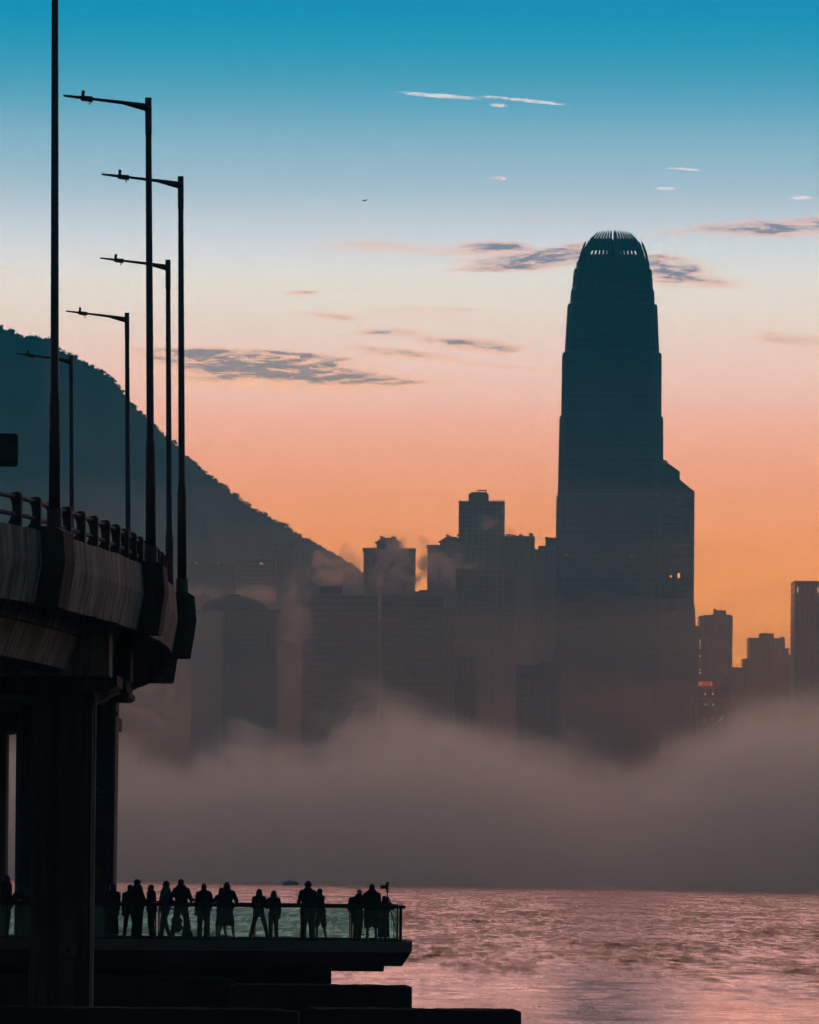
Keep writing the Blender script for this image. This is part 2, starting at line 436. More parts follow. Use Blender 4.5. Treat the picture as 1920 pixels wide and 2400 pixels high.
# ------------------------------------------------------------------ land and hill
land = MB().box(-3900, 3900, 3290, 6400, -2.4, 3.2).build('land', pm('reclaimed_land', (.16, .15, .13), .9, scale=.02))
land['kind'] = 'structure'
RIDGE = [(-900, 560), (-500, 596), (-300, 620), (-150, 650), (-50, 672), (0, 680), (20, 690), (45, 702), (75, 705), (105, 711), (130, 735), (160, 746), (180, 757), (215, 776), (240, 793),
         (262, 822), (275, 841), (300, 867), (330, 893), (350, 917), (375, 938), (395, 957), (430, 987), (470, 1017), (510, 1047),
         (550, 1074), (575, 1088), (610, 1109), (640, 1127), (680, 1150), (715, 1170), (740, 1187), (765, 1203), (800, 1228), (860, 1275), (930, 1340), (1010, 1420), (1100, 1500), (1200, 1580)]
RD = 5250.0
RP = [P(a, b, RD) for a, b in RIDGE]
def ridge_z(x):
    if x <= RP[0].x: return RP[0].z
    for a, b in zip(RP, RP[1:]):
        if x <= b.x:
            q = (x - a.x) / (b.x - a.x); return a.z + (b.z - a.z) * q
    return RP[-1].z
def hill_z(x, y):
    r = ridge_z(x) - 2.0
    d = (y - RD)
    k = max(0.0, 1 - (abs(d) / (720.0 if d < 0 else 900.0)) ** 1.25)
    n = noise.fractal(Vector((x * .006, y * .006, 3.1)), 1.0, 2.0, 5)
    fall = min(1.0, abs(d) / 90.0)
    g = 1 - abs(noise.noise(Vector((x * .007 + y * .002, y * .0022, 8.0))))
    return 3.0 + max(0.0, (r - 3.0) * k + n * 16.0 * fall * k + (g - .8) * 46 * fall * k)
v, f = [], []
NX, NY = 190, 84
for j in range(NY + 1):
    y = 4530 + (6150 - 4530) * j / NY
    for i in range(NX + 1):
        x = -640 + (170 + 640) * i / NX
        v.append((x, y, hill_z(x, y)))
for j in range(NY):
    for i in range(NX):
        a = j * (NX + 1) + i; f.append((a, a + 1, a + NX + 2, a + NX + 1))
me = bpy.data.meshes.new('hill'); me.from_pydata(v, [], f)
me.materials.append(pm('hill_forest_floor', (.025, .04, .034), .95, scale=.03, var=.4))
for p in me.polygons: p.use_smooth = True
hill = place(me, 'hill'); hill['kind'] = 'structure'

# the wood on the hill: leafy crowns of many sizes, dense along the skyline
rng = random.Random(5)
wood = MB()
def crown(c, r):
    vs, fs = [], []
    for k in range(rng.randint(30, 46)):
        d = Vector((rng.gauss(0, 1), rng.gauss(0, 1), rng.gauss(0, 1))).normalized()
        if d.z < -.45: d.z *= -.5
        q = c + Vector((d.x * r * rng.uniform(.5, 1.05), d.y * r * rng.uniform(.5, 1.05), d.z * r * rng.uniform(.45, .95)))
        a = Vector((rng.uniform(-1, 1), rng.uniform(-1, 1), rng.uniform(-1, 1))).normalized()
        b = a.cross(d).normalized(); sz = r * rng.uniform(.22, .42)
        n = len(vs); vs += [q + a * sz, q + b * sz * .8, q - a * sz * .9, q - b * sz * .7]; fs.append((n, n + 1, n + 2, n + 3))
    wood.add(vs, fs)
xx = -420.0
while xx < 150:
    for _ in range(2):
        y = RD + rng.uniform(-14, 6); x = xx + rng.uniform(-3, 3); r = rng.uniform(.9, 2.2) * (1.6 if rng.random() < .06 else 1)
        crown(Vector((x, y, hill_z(x, y) + r * rng.uniform(-.25, .25))), r)
    xx += rng.uniform(1.0, 2.0)
for _ in range(0):
    x = rng.uniform(-420, 150); y = rng.uniform(4620, 5240); r = rng.uniform(2, 4)
    z = hill_z(x, y)
    if z > 12: crown(Vector((x, y, z + r * .5)), r)
wo_ = wood.build('hillside_wood', pm('forest_leaves', (.025, .04, .034), .95, scale=.03, var=.4, spec=.1))
tag(wo_, 'dark wooded slope covering the hill on the left', 'trees', kind='stuff')
# ------------------------------------------------------------------ the skyline
BASE = 3.2
GLASS = pm('tower_glass', (.030, .060, .075), .22, var=.25, scale=.05, spec=.6)
GLASS2 = pm('dark_window_glass', (.028, .040, .046), .3, var=.3, scale=.07)
STONE = pm('facade_stone', (.20, .20, .19), .8, var=.2, scale=.05)
STONE2 = pm('facade_tile', (.26, .22, .19), .8, var=.25, scale=.05)
STONE3 = pm('facade_grey_paint', (.17, .18, .19), .8, var=.25, scale=.05)
METAL = pm('facade_metal', (.15, .19, .21), .5, metal=.2, var=.15, scale=.04)
ROOFM = pm('roof_plant_metal', (.13, .13, .13), .7, var=.3, scale=.2)

class Building:
    def __init__(s, name, label, D, px_mid, cat='skyscraper', group=None):
        s.D = D
        p = PS(px_mid, 1900, D)
        s.o = Vector((p.x, D, BASE))
        s.e = thing(name, label, cat, s.o, 0, group)
    def q(s, px, py, dy=0.0):
        """photo pixel -> local x,z on a plane dy behind the front face"""
        p = PS(px, py, s.D + dy); return p.x - s.o.x, p.z - s.o.z
    def block(s, x0, x1, ytop, dep=30.0, dy=0.0, mat=GLASS, slab=None, fh=3.6, ribs=0, zmin=28.0, ribmat=None, name='body', slabh=.8, proud=.35):
        """one volume of the building with its floor edges and vertical piers as parts"""
        a, zt = s.q(x0, ytop, dy); b, _ = s.q(x1, ytop, dy)
        o = MB().box(a, b, dy, dy + dep, 0, zt).build(name, mat, s.e)
        if slab:
            me = MB().box(a - proud, b + proud, dy - proud, dy + dep + proud, -slabh / 2, slabh / 2).mesh('floor_edge', slab)
            z = zt - .2
            place(me, 'floor_edge', s.e, (0, 0, z + .4))
            z -= fh
            while z > zmin:
                place(me, 'floor_edge', s.e, (0, 0, z)); z -= fh
        if ribs:
            rw = .55
            me = MB().box(-rw, rw, dy - proud - .25, dy + .1, zmin - 10, zt + .9).mesh('pier', ribmat or slab or mat)
            for k in range(ribs):
                place(me, 'pier', s.e, (a + rw + (b - a - 2 * rw) * k / max(1, ribs - 1), 0, 0))
            me = MB().box(b - .1, b + proud + .25, -rw, rw, zmin - 10, zt + .9).mesh('pier', ribmat or slab or mat)
            for k in range(1, max(2, int(ribs * dep / (b - a)))):
                place(me, 'pier', s.e, (0, dy + dep * k / max(2, int(ribs * dep / (b - a))), 0))
        return a, b, zt
    def add(s, name, mb, mat, smooth=False):
        return mb.build(name, mat, s.e, smooth)
    def mast(s, px, y0, y1, r=.22, dy=4.0):
        x, z0 = s.q(px, y0, dy); _, z1 = s.q(px, y1, dy)
        return s.add('mast', MB().tube([(x, dy, z1 - 1), (x, dy, z0)], [r, r * .5], 6), ROOFM)
    def lamp(s, px, py, w=.9, h=.9, mat=None, dy=-.75, name='lit_window'):
        x, z = s.q(px, py, 0)
        return s.add(name, MB().box(x - w / 2, x + w / 2, dy - .06, dy, z - h / 2, z + h / 2), mat)

WARM_L = pm('warm_window_light', (.4, .3, .2), .6, emit=(1.0, .52, .22), estr=1.3)
PALE_L = pm('pale_window_light', (.4, .38, .34), .6, emit=(1.0, .85, .68), estr=.8)
RED_L = pm('orange_neon', (.4, .1, .05), .6, emit=(1.0, .22, .06), estr=.75)

# ---- the tallest tower
D0 = 4000.0
ifc = Building('skyscraper', 'tallest tapering skyscraper with a crown of claw-like fins', D0, 1428)
U = FPX / D0
def plan(a=1.0):
    side = [(-.80, -.925), (-.29, -.955), (-.29, -1.0), (.29, -1.0), (.29, -.955), (.80, -.925)]
    out = []
    for k in range(4):
        c, s_ = round(math.cos(k * math.pi / 2)), round(math.sin(k * math.pi / 2))
        out += [((x * c - y * s_) * a, (x * s_ + y * c) * a) for x, y in side]
    return out
PLAN = plan()
# (x left, x right) in photo pixels at the top and at the foot of each tier, top row, foot row
TIERS = [(1351.4, 1511.7, 1351, 1512, 600, 606), (1347.6, 1514, 1343.4, 1518, 604.7, 623), (1340.9, 1520, 1335, 1523.5, 623, 671),
         (1333.9, 1525.5, 1331.4, 1527.5, 671, 706), (1325.6, 1532.5, 1317.6, 1537, 706, 821), (1312.3, 1542, 1310, 1541.5, 821, 971),
         (1305.6, 1545, 1303, 1547, 971, 1157), (1299, 1549, 1295, 1553, 1157, 2020)]
AX = 0.0
ifc_y = 36.0
def hw(l, r): return (r - l) / 2 / U
def zz(py): return ifc.q(1428, py)[1]
ring = MB().prism_z([(x * 1.0, y * 1.0) for x, y in PLAN], -.45, .45).mesh('spandrel', METAL)
for ti, (l0, r0, l1, r1, yt, yb) in enumerate(TIERS):
    z1, z0 = zz(yt), max(-1.0 if yb > 2000 else -99, zz(yb)) - (0 if ti == len(TIERS) - 1 else 2.0)
    a1, a0 = hw(l0, r0), hw(l1, r1)
    t_ = MB(); t_.loft([[(x * a0, y * a0 + ifc_y, z0) for x, y in PLAN], [(x * a1, y * a1 + ifc_y, z1) for x, y in PLAN]])
    ifc.add('shaft_tier', t_, GLASS)
    z = z1
    while z > max(z0 + 1, 26):
        q = (z - z0) / (z1 - z0); a = a0 + (a1 - a0) * q + .28
        place(ring, 'spandrel', ifc.e, (0, ifc_y, z), scale=(a, a, 1.6 if z == z1 else .75)); z -= 4.3
    mu = MB()
    for k in range(24):
        p, p2 = PLAN[k], PLAN[(k + 1) % 24]
        if min(p[1], p2[1]) > .4: continue
        L = math.hypot(p2[0] - p[0], p2[1] - p[1]) * a1
        cnt = int(L / 1.75)
        for c in range(cnt + 1):
            u_ = (c + .5) / (cnt + 1); x, y = p[0] + (p2[0] - p[0]) * u_, p[1] + (p2[1] - p[1]) * u_
            zb = max(z0, 20)
            ab = a0 + (a1 - a0) * (zb - z0) / (z1 - z0)
            w_ = .14
            mu.loft([[(x * s_ + ox, y * s_ + ifc_y + oy, zz_) for ox, oy in ((-w_, -w_), (w_, -w_), (w_, w_), (-w_, w_))]
                     for s_, zz_ in ((ab + .42, zb), (a1 + .42, z1))])
    ifc.add('mullion', mu, METAL)['kind'] = 'stuff'
# crown: two rings of fins following the dome, screens between them
def dome(py):     # half width of the crown at a photo row
    T = [(606, 80.5), (580, 74), (559, 63), (548, 55), (538, 47), (530, 40)]
    for (y0, w0), (y1, w1) in zip(T, T[1:]):
        if py >= y1: return (w0 + (w1 - w0) * (py - y0) / (y1 - y0)) / U
    return T[-1][1] / U
def crown_pt(x, y, py, k=1.0): 
    a = dome(py) * k; return (x * a, y * a + ifc_y, zz(py))
def perim(u_):
    """point on the plan outline, u_ 0..24"""
    k = int(u_) % 24; q = u_ - int(u_); p, p2 = PLAN[k], PLAN[(k + 1) % 24]
    return p[0] + (p2[0] - p[0]) * q, p[1] + (p2[1] - p[1]) * q
for side in range(4):
    c, s_ = round(math.cos(side * math.pi / 2)), round(math.sin(side * math.pi / 2))
    for k in range(15):
        lx = -.86 + 1.72 * k / 14; ly = -.93 - .05 * math.cos(lx * 1.5)
        if k == 7: lx = .045 if side % 2 == 0 else .0; ly = -.98
        X, Y = lx * c - ly * s_, lx * s_ + ly * c
        tx_, ty_ = c, s_
        fin = MB(); rings = []
        tip = 530.5 + 4.5 * abs(lx) ** 1.5 if side == 0 else 546
        for py, wd, dp in ((603, .6, 1.6), (580, .70, 1.9), (560, .75, 2.0), (551, .80, 1.8), (min(548, tip + 8), .62, 1.4), (tip - 1, .16, .4)):
            x, y, z = crown_pt(X, Y, py)
            nx_, ny_ = (s_, -c)
            rings.append([(x - tx_ * wd, y - ty_ * wd, z), (x + tx_ * wd, y + ty_ * wd, z),
                          (x + tx_ * wd - nx_ * dp, y + ty_ * wd - ny_ * dp, z), (x - tx_ * wd - nx_ * dp, y - ty_ * wd - ny_ * dp, z)])
        fin.loft(rings); ifc.add('crown_fin', fin, METAL)
    if side == 0:
        pass
    if side == 2: continue
    for half in (-1, 1):
        for (ya, yb) in ((606, 590), (581, 551)):
            sc = MB(); rings = []
            for py in (ya, (ya + yb) / 2, yb):
                row = []
                for lx in (.035, .45, .86) if half > 0 else (-.86, -.45, -.035):
                    ly = -.90 - .05 * math.cos(lx * 1.5)
                    X, Y = lx * c - ly * s_, lx * s_ + ly * c
                    row.append(crown_pt(X, Y, py))
                rings.append(row + [(x - s_ * .5, y + c * .5, z) for x, y, z in reversed(row)])
            sc.loft(rings); ifc.add('crown_screen', sc, GLASS)
    lower = MB()
    for half in (-1, 1):      # shoulder ring of shorter fins at the corners
        for lx in (.80, .90, .99):
            lx *= half; ly = -1.0
            X, Y = lx * c - ly * s_, lx * s_ + ly * c
            rings = []
            for py, wd, k_ in ((612, .7, .99), (585, .7, 1.0), (566, .6, 1.03), (558.5, .12, 1.055)):
                x, y, z = crown_pt(X, Y, py, k_); rings.append([(x - wd, y - wd, z), (x + wd, y - wd, z), (x + wd, y + wd, z), (x - wd, y + wd, z)])
            ifc.add('crown_fin', MB().loft(rings), METAL)
x, z = ifc.q(1431, 548)
ifc.add('crown_core', MB().box(-3.2, 3.2, ifc_y - 14, ifc_y + 6, zz(603), zz(553)), ROOFM)
ifc.add('mast', MB().tube([(x, ifc_y, zz(590)), (x, ifc_y, zz(528))], [.25, .15], 6), ROOFM)
for px, py in ((1329, 1301), (1481, 1301)): ifc.lamp(px, py, .6, .6, PALE_L, dy=1.0)

# ---- tower with the sloping roof beside it
b = Building('office_tower', 'dark office tower with stepped sloping roof touching the tallest skyscraper', 4120.0, 1586)
dep = 42.0
poly = [b.q(1500, 2020), b.q(1634, 2020), b.q(1631, 1474), b.q(1629, 1418), b.q(1626.5, 1416), b.q(1628, 1150), b.q(1623, 1148),
        b.q(1593.6, 1124), b.q(1593.6, 1105), b.q(1564, 1084), b.q(1500, 1083)]
poly = [(x, max(0, z)) for x, z in poly]
b.add('body', MB().prism_y(poly, 0, dep), GLASS2)
xl, _ = b.q(1547, 1300); xr, _ = b.q(1627, 1300)
me = MB().box(xl - 30, xr + .25, -.3, dep + .3, -.35, .35).mesh('floor_edge', STONE3)
z = b.q(1586, 1160)[1]
while z > 30: place(me, 'floor_edge', b.e, (0, 0, z)); z -= 4.0
x0, _ = b.q(1556, 1200); x1, _ = b.q(1598, 1200)
me = MB().box(x0, x1, -.9, -.32, -.3, .3).mesh('louvre', METAL)
z = b.q(1570, 1165)[1]
while z > b.q(1570, 1325)[1]: place(me, 'louvre', b.e, (0, 0, z)); z -= 4.0
b.add('roof_beam', MB().tube([(b.q(1543, 1071)[0], 2, b.q(1543, 1071)[1]), (b.q(1564, 1083)[0], 2, b.q(1564, 1083)[1])], .5, 6), ROOFM)
x0, z0 = b.q(1546, 1083); x1, z1 = b.q(1565, 1079)
b.add('roof_rail', MB().box(x0, x1, 1, 1.6, z0, z1), ROOFM)
for k in range(16):                                  # pale fins of the plant floors
    x, z0 = b.q(1546 + k * 4.3, 1414); _, z1 = b.q(1546, 1403)
    b.add('plant_fin', MB().box(x - .22, x + .22, -.9, -.35, z0, z1), pm('pale_fin_paint', (.45, .43, .41), .6))
for k in range(11):
    x, z0 = b.q(1547 + k * 5.2, 1352); _, z1 = b.q(1547, 1324)
    b.add('plant_fin', MB().box(x - .2, x + .2, -.9, -.35, z0, z1), MATS['facade_grey_paint'])
for px, py, w_, h_ in ((1551.5, 1342, 1.5, 3.4), (1572.5, 1351, .8, 1.4), (1591, 1349, 1.4, 3.2), (1550, 1376, .7, .7)):
    b.lamp(px, py, w_, h_, WARM_L, dy=-.95)

# ---- slim housing tower in front of the orange sky
b = Building('apartment_tower', 'slim apartment tower with roof pavilion, highest left of the tallest skyscraper', 4600.0, 1129)
a0, a1, zt = b.block(1076.6, 1182, 1176, 26, 0, GLASS2, STONE2, 3.2, 8, 60)
b.block(1099, 1146, 1157, 16, 4, STONE3, None, name='plant_room')
p0, p1, pt = b.block(1104, 1142, 1153, 10, 6, STONE3, None, name='lift_motor_room')
x0, z0 = b.q(1118.5, 1153, 8); x1, z1 = b.q(1141, 1148.3, 8)
b.add('roof_canopy', MB().box(x0, x1, 7, 14, z1 - .5, z1), ROOFM)
for px in (1121, 1127, 1139):
    x, _ = b.q(px, 1150, 8); b.add('canopy_post', MB().box(x - .25, x + .25, 9, 9.5, z0 - .5, z1 - .45), ROOFM)
x0, z0 = b.q(1152, 1178); x1, z1 = b.q(1181, 1174)
for k in range(12):
    x = x0 + (x1 - x0) * k / 11; b.add('roof_rail_post', MB().box(x - .1, x + .1, .4, .6, zt, zt + 1.5), ROOFM)
b.add('roof_rail', MB().box(x0, x1, .38, .62, zt + 1.4, zt + 1.6), ROOFM)
for py in (1192, 1201.5, 1251, 1259):
    px = 1178.5 if py < 1210 else 1093
    b.lamp(px, py, 1.3, 2.2, pm('balcony_opening', (.6, .45, .38), .8), dy=-.66, name='balcony')

# ---- the two towers with gabled tops and ball finials
def gabled(px0, px1, ytop, ux0, ux1, uy, gx0, gx1, gy, balls, D, label, right_block=None):
    b = Building('apartment_tower', label, D, (px0 + px1) / 2, group='twin gabled towers')
    b.block(px0, px1, ytop, 28, 0, GLASS2, STONE2, 3.1, 9, 50)
    x0, z0 = b.q(px0 - 1, ytop + 3); x1, z1 = b.q(px1 + 1, ytop)
    b.add('cornice', MB().box(x0 - .6, x1 + .6, -.9, 29, z0, z1 + .6), STONE)
    a, c, zt = b.block(ux0, ux1, uy, 18, 5, STONE2, None, name='penthouse')
    e0 = b.q(ux0 - 4, uy, 5)[0]; e1 = b.q(ux1 + 4, uy, 5)[0]
    b.add('eaves', MB().box(e0, e1, 4.2, 23.6, zt - .2, zt + .5), STONE)
    g0, gz = b.q(gx0, gy, 8); g1, _ = b.q(gx1, gy, 8)
    b.add('gable_roof', MB().loft([[(a, 5, zt + .5), (c, 5, zt + .5), (c, 23, zt + .5), (a, 23, zt + .5)], [(g0, 9, gz), (g1, 9, gz), (g1, 19, gz), (g0, 19, gz)]]), ROOFM)
    for px, py in balls:
        x, z = b.q(px, py, 9); f_ = b.add('ball_finial', MB().ball((x, 9.5, z), .85, 10, 6), STONE, True)
        MB().box(x - .2, x + .2, 9.3, 9.7, gz - .3, z - .6).build('finial_stem', STONE, f_)
    return b
gabled(853, 972.5, 1287, 883, 936, 1271, 894, 926, 1260, [(893, 1257.8), (898.5, 1259.3), (919.5, 1258.7), (925, 1259.9)], 4500.0,
       'pale apartment tower with gabled top and ball finials, wrapped in mist')
gabled(1003, 1118, 1280, 1032, 1080, 1269, 1046, 1070, 1257.5, [(1048, 1254.7), (1053.3, 1256.2), (1074, 1254.7)], 4560.0,
       'apartment tower with gabled top and ball finials right of its twin, before the slim tower')

# ---- broad block right of the slim tower, and its stepped neighbour
b = Building('apartment_block', 'broad flat-roofed block with roof aerials right of the slim tower', 4480.0, 1216)
b.block(1181, 1252, 1258, 30, 0, GLASS2, STONE3, 3.2, 7, 50)
for i, (px, py, L) in enumerate(((1192, 1253, 12), (1205, 1254.5, 10), (1221, 1253.6, 9))):
    x, z = b.q(px, py); b.add('roof_tank', MB().tube([(x - L / 6, 4, z), (x + L / 6, 4, z + .2)], .55, 8), ROOFM)
    b.add('tank_leg', MB().box(x - .3, x + .3, 3.7, 4.3, z - 1.8, z - .4), ROOFM)
x, z = b.q(1243, 1255); b.add('satellite_dish', MB().loft([[(x + .3 * math.cos(a), 3, z + .3 * math.sin(a)) for a in [k * .785 for k in range(8)]], [(x + .6 + 1.6 * math.cos(a), 4.2, z + .9 + 1.2 * math.sin(a)) for a in [k * .785 for k in range(8)]]]), ROOFM)
for py in (1300, 1320): b.lamp(1234, py, .5, 3.0, MATS['pale_fin_paint'], dy=-.66, name='downpipe')
b = Building('apartment_block', 'stepped grey block against the left edge of the tallest skyscraper', 4250.0, 1276)
b.block(1252, 1310, 1290, 30, 0, GLASS2, STONE3, 3.2, 6, 50)
b.block(1263, 1312, 1279, 22, 3, STONE3, None, name='setback')
b.block(1280, 1314, 1262, 16, 5, GLASS2, STONE3, 3.2, 0, b.q(1280, 1279)[1], name='setback')
x0, z0 = b.q(1278, 1261); x1, z1 = b.q(1289, 1257.5); b.add('roof_tank', MB().box(x0, x1, 6, 9, z0 - 1, z1), ROOFM)
for k in range(8):
    x, z = b.q(1252.5 + 1.5 * k, 1290); b.add('roof_rail_post', MB().box(x - .1, x + .1, .4, .6, z, z + 1.2), ROOFM)

# ---- the block with round windows
DJ = 3700.0
th = R(24)
b = Building('office_tower', 'pale office tower with round porthole windows and low domed roof', DJ, 519)
b.e.rotation_euler = (0, 0, th)
uj = FPX / DJ
xl_, xc_, xr_ = b.q(443, 1600)[0], b.q(518, 1600)[0], b.q(654, 1600)[0]
b.e.location.x = b.o.x + xc_
wR = (xr_ - xc_) / math.cos(th); wL = (xc_ - xl_) / math.sin(th)
zt = b.q(560, 1431)[1]
ch = 1.2
body = [(ch, -.0), (wR - 3, 0), (wR, 3), (wR, wL), (0, wL), (0, ch)]
b.add('body', MB().prism_z(body, 0, zt), pm('pale_aluminium_cladding', (.30, .32, .32), .5, metal=.2, var=.12, scale=.06))
b.add('corner_pier', MB().box(-.35, ch + .1, -.35, ch + .1, 0, zt - .3), pm('white_corner_cladding', (.6, .58, .55), .6, var=.1))
b.add('eaves', MB().prism_z([(x + (.8 if x > 5 else -.8), y + (.8 if y > 5 else -.8)) for x, y in ((0, 0), (wR - 3, -0), (wR, 3), (wR, wL), (0, wL))], zt, zt + 1.1), ROOFM)
cx_, cy_ = wR / 2 - 1, wL / 2
zr = b.q(540, 1392)[1]
rings = []
for k in range(7):
    a = k / 6 * math.pi / 2
    rings.append([(cx_ + wR * .52 * math.cos(a) * math.cos(q) , cy_ + wL * .52 * math.cos(a) * math.sin(q), zt + 1.1 + (zr - zt - 1.1) * math.sin(a)) for q in [i * math.pi / 10 for i in range(20)]])
b.add('domed_roof', MB().loft(rings), ROOFM, True)
b.add('roof_mast', MB().tube([(cx_, cy_, zr - 1), (cx_, cy_, zr + 3.4)], [.4, .2], 6), ROOFM)
b.add('roof_plant', MB().box(cx_ - 3, cx_ + 3, cy_ - 2, cy_ + 2, zr - 1, zr + .8), ROOFM)
disc = MB().loft([[(.68 * math.cos(q), -.05, .80 * math.sin(q)) for q in [i * math.pi / 6 for i in range(12)]], [(.62 * math.cos(q), .06, .74 * math.sin(q)) for q in [i * math.pi / 6 for i in range(12)]]]).mesh('round_window', pm('porthole_glass', (.07, .08, .085), .4))
spots = []
for r_ in range(44):
    z = zt - 1.9 - r_ * 2.95
    if z < 24: break
    for c_ in range(11): spots.append((ch + 2.1 + c_ * (wR - 6) / 10.6, -.04, z, 0))
    for c_ in range(10): spots.append((-.04, ch + 2.6 + c_ * (wL - 6) / 9.6, z, -math.pi / 2))
rest_ = MB()
for i, (x, y, z, rz_) in enumerate(spots):
    if i < 300: place(disc, 'round_window', b.e, (x, y, z), (0, 0, rz_))
    else:
        c_, s_ = math.cos(rz_), math.sin(rz_)
        rest_.loft([[(x + ux * c_ - uy * s_, y + ux * s_ + uy * c_, z + uz) for ux, uy, uz in [(.68 * math.cos(q), -.05, .80 * math.sin(q)) for q in [i_ * math.pi / 4 for i_ in range(8)]]],
                    [(x + ux * c_ - uy * s_, y + ux * s_ + uy * c_, z + uz) for ux, uy, uz in [(.68 * math.cos(q), .05, .80 * math.sin(q)) for q in [i_ * math.pi / 4 for i_ in range(8)]]]])
b.add('round_windows_below', rest_, MATS['porthole_glass'])['kind'] = 'stuff'

# ---- dark terraced block and the twin-block office in the middle
b = Building('office_block', 'dark office block with terraced roof behind the plume of steam', 3900.0, 800)
b.block(709, 887, 1407, 40, 0, GLASS2, STONE3, 3.8, 0, 26, slabh=1.5)
b.block(735, 886, 1396, 34, 3, GLASS2, STONE3, 3.8, 0, b.q(735, 1407)[1], name='terrace')
b.block(751, 803, 1376, 20, 6, GLASS2, STONE3, 3.8, 0, b.q(735, 1396)[1], name='penthouse')
x, z = b.q(760, 1385); b.add('penthouse_window', MB().box(x - 1.4, x + 1.4, 5.3, 5.62, z - 1.6, z + 1.6), pm('dark_opening', (.01, .012, .014), .5))
b = Building('office_block', 'dark office block with ribbon windows right of the plume of steam', 3840.0, 975)
b.block(895, 1039, 1397, 42, 0, GLASS2, STONE3, 3.6, 0, 26, slabh=1.3)
b.block(930, 1037, 1394, 30, 4, STONE3, None, name='plant_room')
b.block(970, 1007, 1386, 14, 6, STONE3, None, name='lift_motor_room')
b.block(1039.6, 1067, 1426, 30, 2, GLASS2, STONE3, 3.6, 3, 26, name='side_wing')
x0, z = b.q(982, 1383.5); b.add('roof_tank', MB().box(x0, x0 + 6, 8, 11, z - .9, z + .5), ROOFM)
b = Building('apartment_tower', 'grey slab tower in the mist below the slim apartment tower', 4200.0, 1130)
b.block(1070, 1212, 1335, 28, 0, GLASS2, STONE2, 3.1, 10, 40)
b = Building('office_block', 'low dark block at the foot of the misty centre towers', 3720.0, 1091)
b.block(1067, 1115, 1539, 30, 0, GLASS2, STONE3, 3.6, 4, 24)
b = Building('office_block', 'low wide block left of the foot of the tallest skyscraper', 3650.0, 1256)
b.block(1213, 1312, 1561, 34, 0, GLASS2, STONE3, 3.6, 5, 24)
b.block(1264, 1312, 1552, 20, 5, STONE3, None, name='plant_room')

# ---- right-hand towers
b = Building('apartment_tower', 'stepped apartment tower with thin mast right of the sloping-roof office tower', 4350.0, 1674)
b.block(1640, 1716, 1446, 26, 0, GLASS2, STONE2, 3.1, 9, 30)
b.block(1649, 1715, 1441, 22, 3, STONE2, None, name='setback')
b.block(1665.7, 1713.7, 1440, 18, 4, STONE2, None, name='setback')
b.block(1674, 1702, 1430, 12, 6, STONE3, None, name='plant_room')
b.mast(1690, 1409, 1430)
x, z = b.q(1677, 1427); b.add('roof_aerial', MB().box(x - .8, x + .8, 8, 9, z - 1.2, z + .6), ROOFM)
b.block(1626, 1650, 1469, 22, -2, GLASS2, STONE3, 3.1, 3, 30, name='side_wing')
for k in range(9):
    x, z = b.q(1632 + 2 * k, 1469, -2); b.add('roof_rail_post', MB().box(x - .1, x + .1, -1.6, -1.4, z, z + 1.1), ROOFM)
for py in (1502.5, 1510, 1518, 1538, 1570, 1577.5): b.lamp(1640.6, py, .8, .9, PALE_L, dy=-2.7)
b = Building('apartment_tower', 'stepped apartment tower with square cap and mast, between its neighbours on the right', 4420.0, 1800)
b.block(1755.5, 1839, 1497, 26, 0, GLASS2, STONE2, 3.1, 9, 30)
b.block(1781, 1814, 1484, 14, 5, STONE3, None, name='plant_room')
b.mast(1798, 1462, 1484)
b.block(1839.4, 1849, 1521, 20, 2, GLASS2, STONE3, 3.1, 0, 30, name='side_wing')
b.block(1849.4, 1872, 1536, 20, 4, GLASS2, STONE3, 3.1, 0, 30, name='side_wing')
b.block(1742, 1755, 1546, 20, 2, GLASS2, STONE3, 3.1, 0, 30, name='side_wing')
b.block(1714, 1742, 1566, 20, 4, GLASS2, STONE3, 3.1, 3, 30, name='side_wing')
x, z = b.q(1834, 1495); b.add('roof_tank', MB().box(x - .8, x + .8, 3, 5, z - 1, z + 1.2), ROOFM)
b = Building('office_tower', 'plain dark slab tower cut by the right edge of the picture', 4050.0, 1925)
b.block(1863, 1992, 1364, 40, 0, GLASS2, STONE3, 3.8, 12, 30, slabh=.9)
x, z = b.q(1895, 1360); b.add('roof_aerial', MB().tube([(x - .8, 6, z - 2), (x + .3, 6, z + .4), (x + 1.4, 6, z + .6)], .15, 5), ROOFM)
for px in (1870, 1917): b.lamp(px, 1383, .5, 3.6, PALE_L, dy=-.85)
b = Building('hotel_block', 'low block with a glowing orange rooftop sign', 4010.0, 1668, cat='building')
b.block(1634, 1712, 1611, 30, 0, GLASS2, STONE3, 3.6, 4, 24)
glyph = {0: [(0, 0, .2, 1), (.3, .55, 1, .7), (.35, .8, .9, .95), (.55, 0, .7, .9), (.3, .2, 1, .33)], 1: [(.1, .1, .25, .9), (.1, .75, .9, .9), (.6, .1, .75, .75), (.3, .1, .95, .22)],
         2: [(0, .4, 1, .52), (.1, .75, .95, .9), (.42, 0, .58, 1), (.1, .05, .25, .35), (.75, .05, .9, .35)], 3: [(.2, .1, .32, .85), (.2, .75, .85, .85), (.75, .1, .85, .85), (.2, .1, .85, .18)]}
for k, px in enumerate((1639, 1650.5, 1661, 1672)):
    g = MB(); x, z = b.q(px, 1608)
    for (u0, v0, u1, v1) in glyph[k]: g.box(x + u0 * 2.6, x + u1 * 2.6, 1.0, 1.25, z + v0 * 2.9, z + v1 * 2.9)
    b.add('neon_character', g, RED_L if k < 3 else pm('dim_neon', (.3, .12, .08), .6, emit=(1, .25, .1), estr=.15))
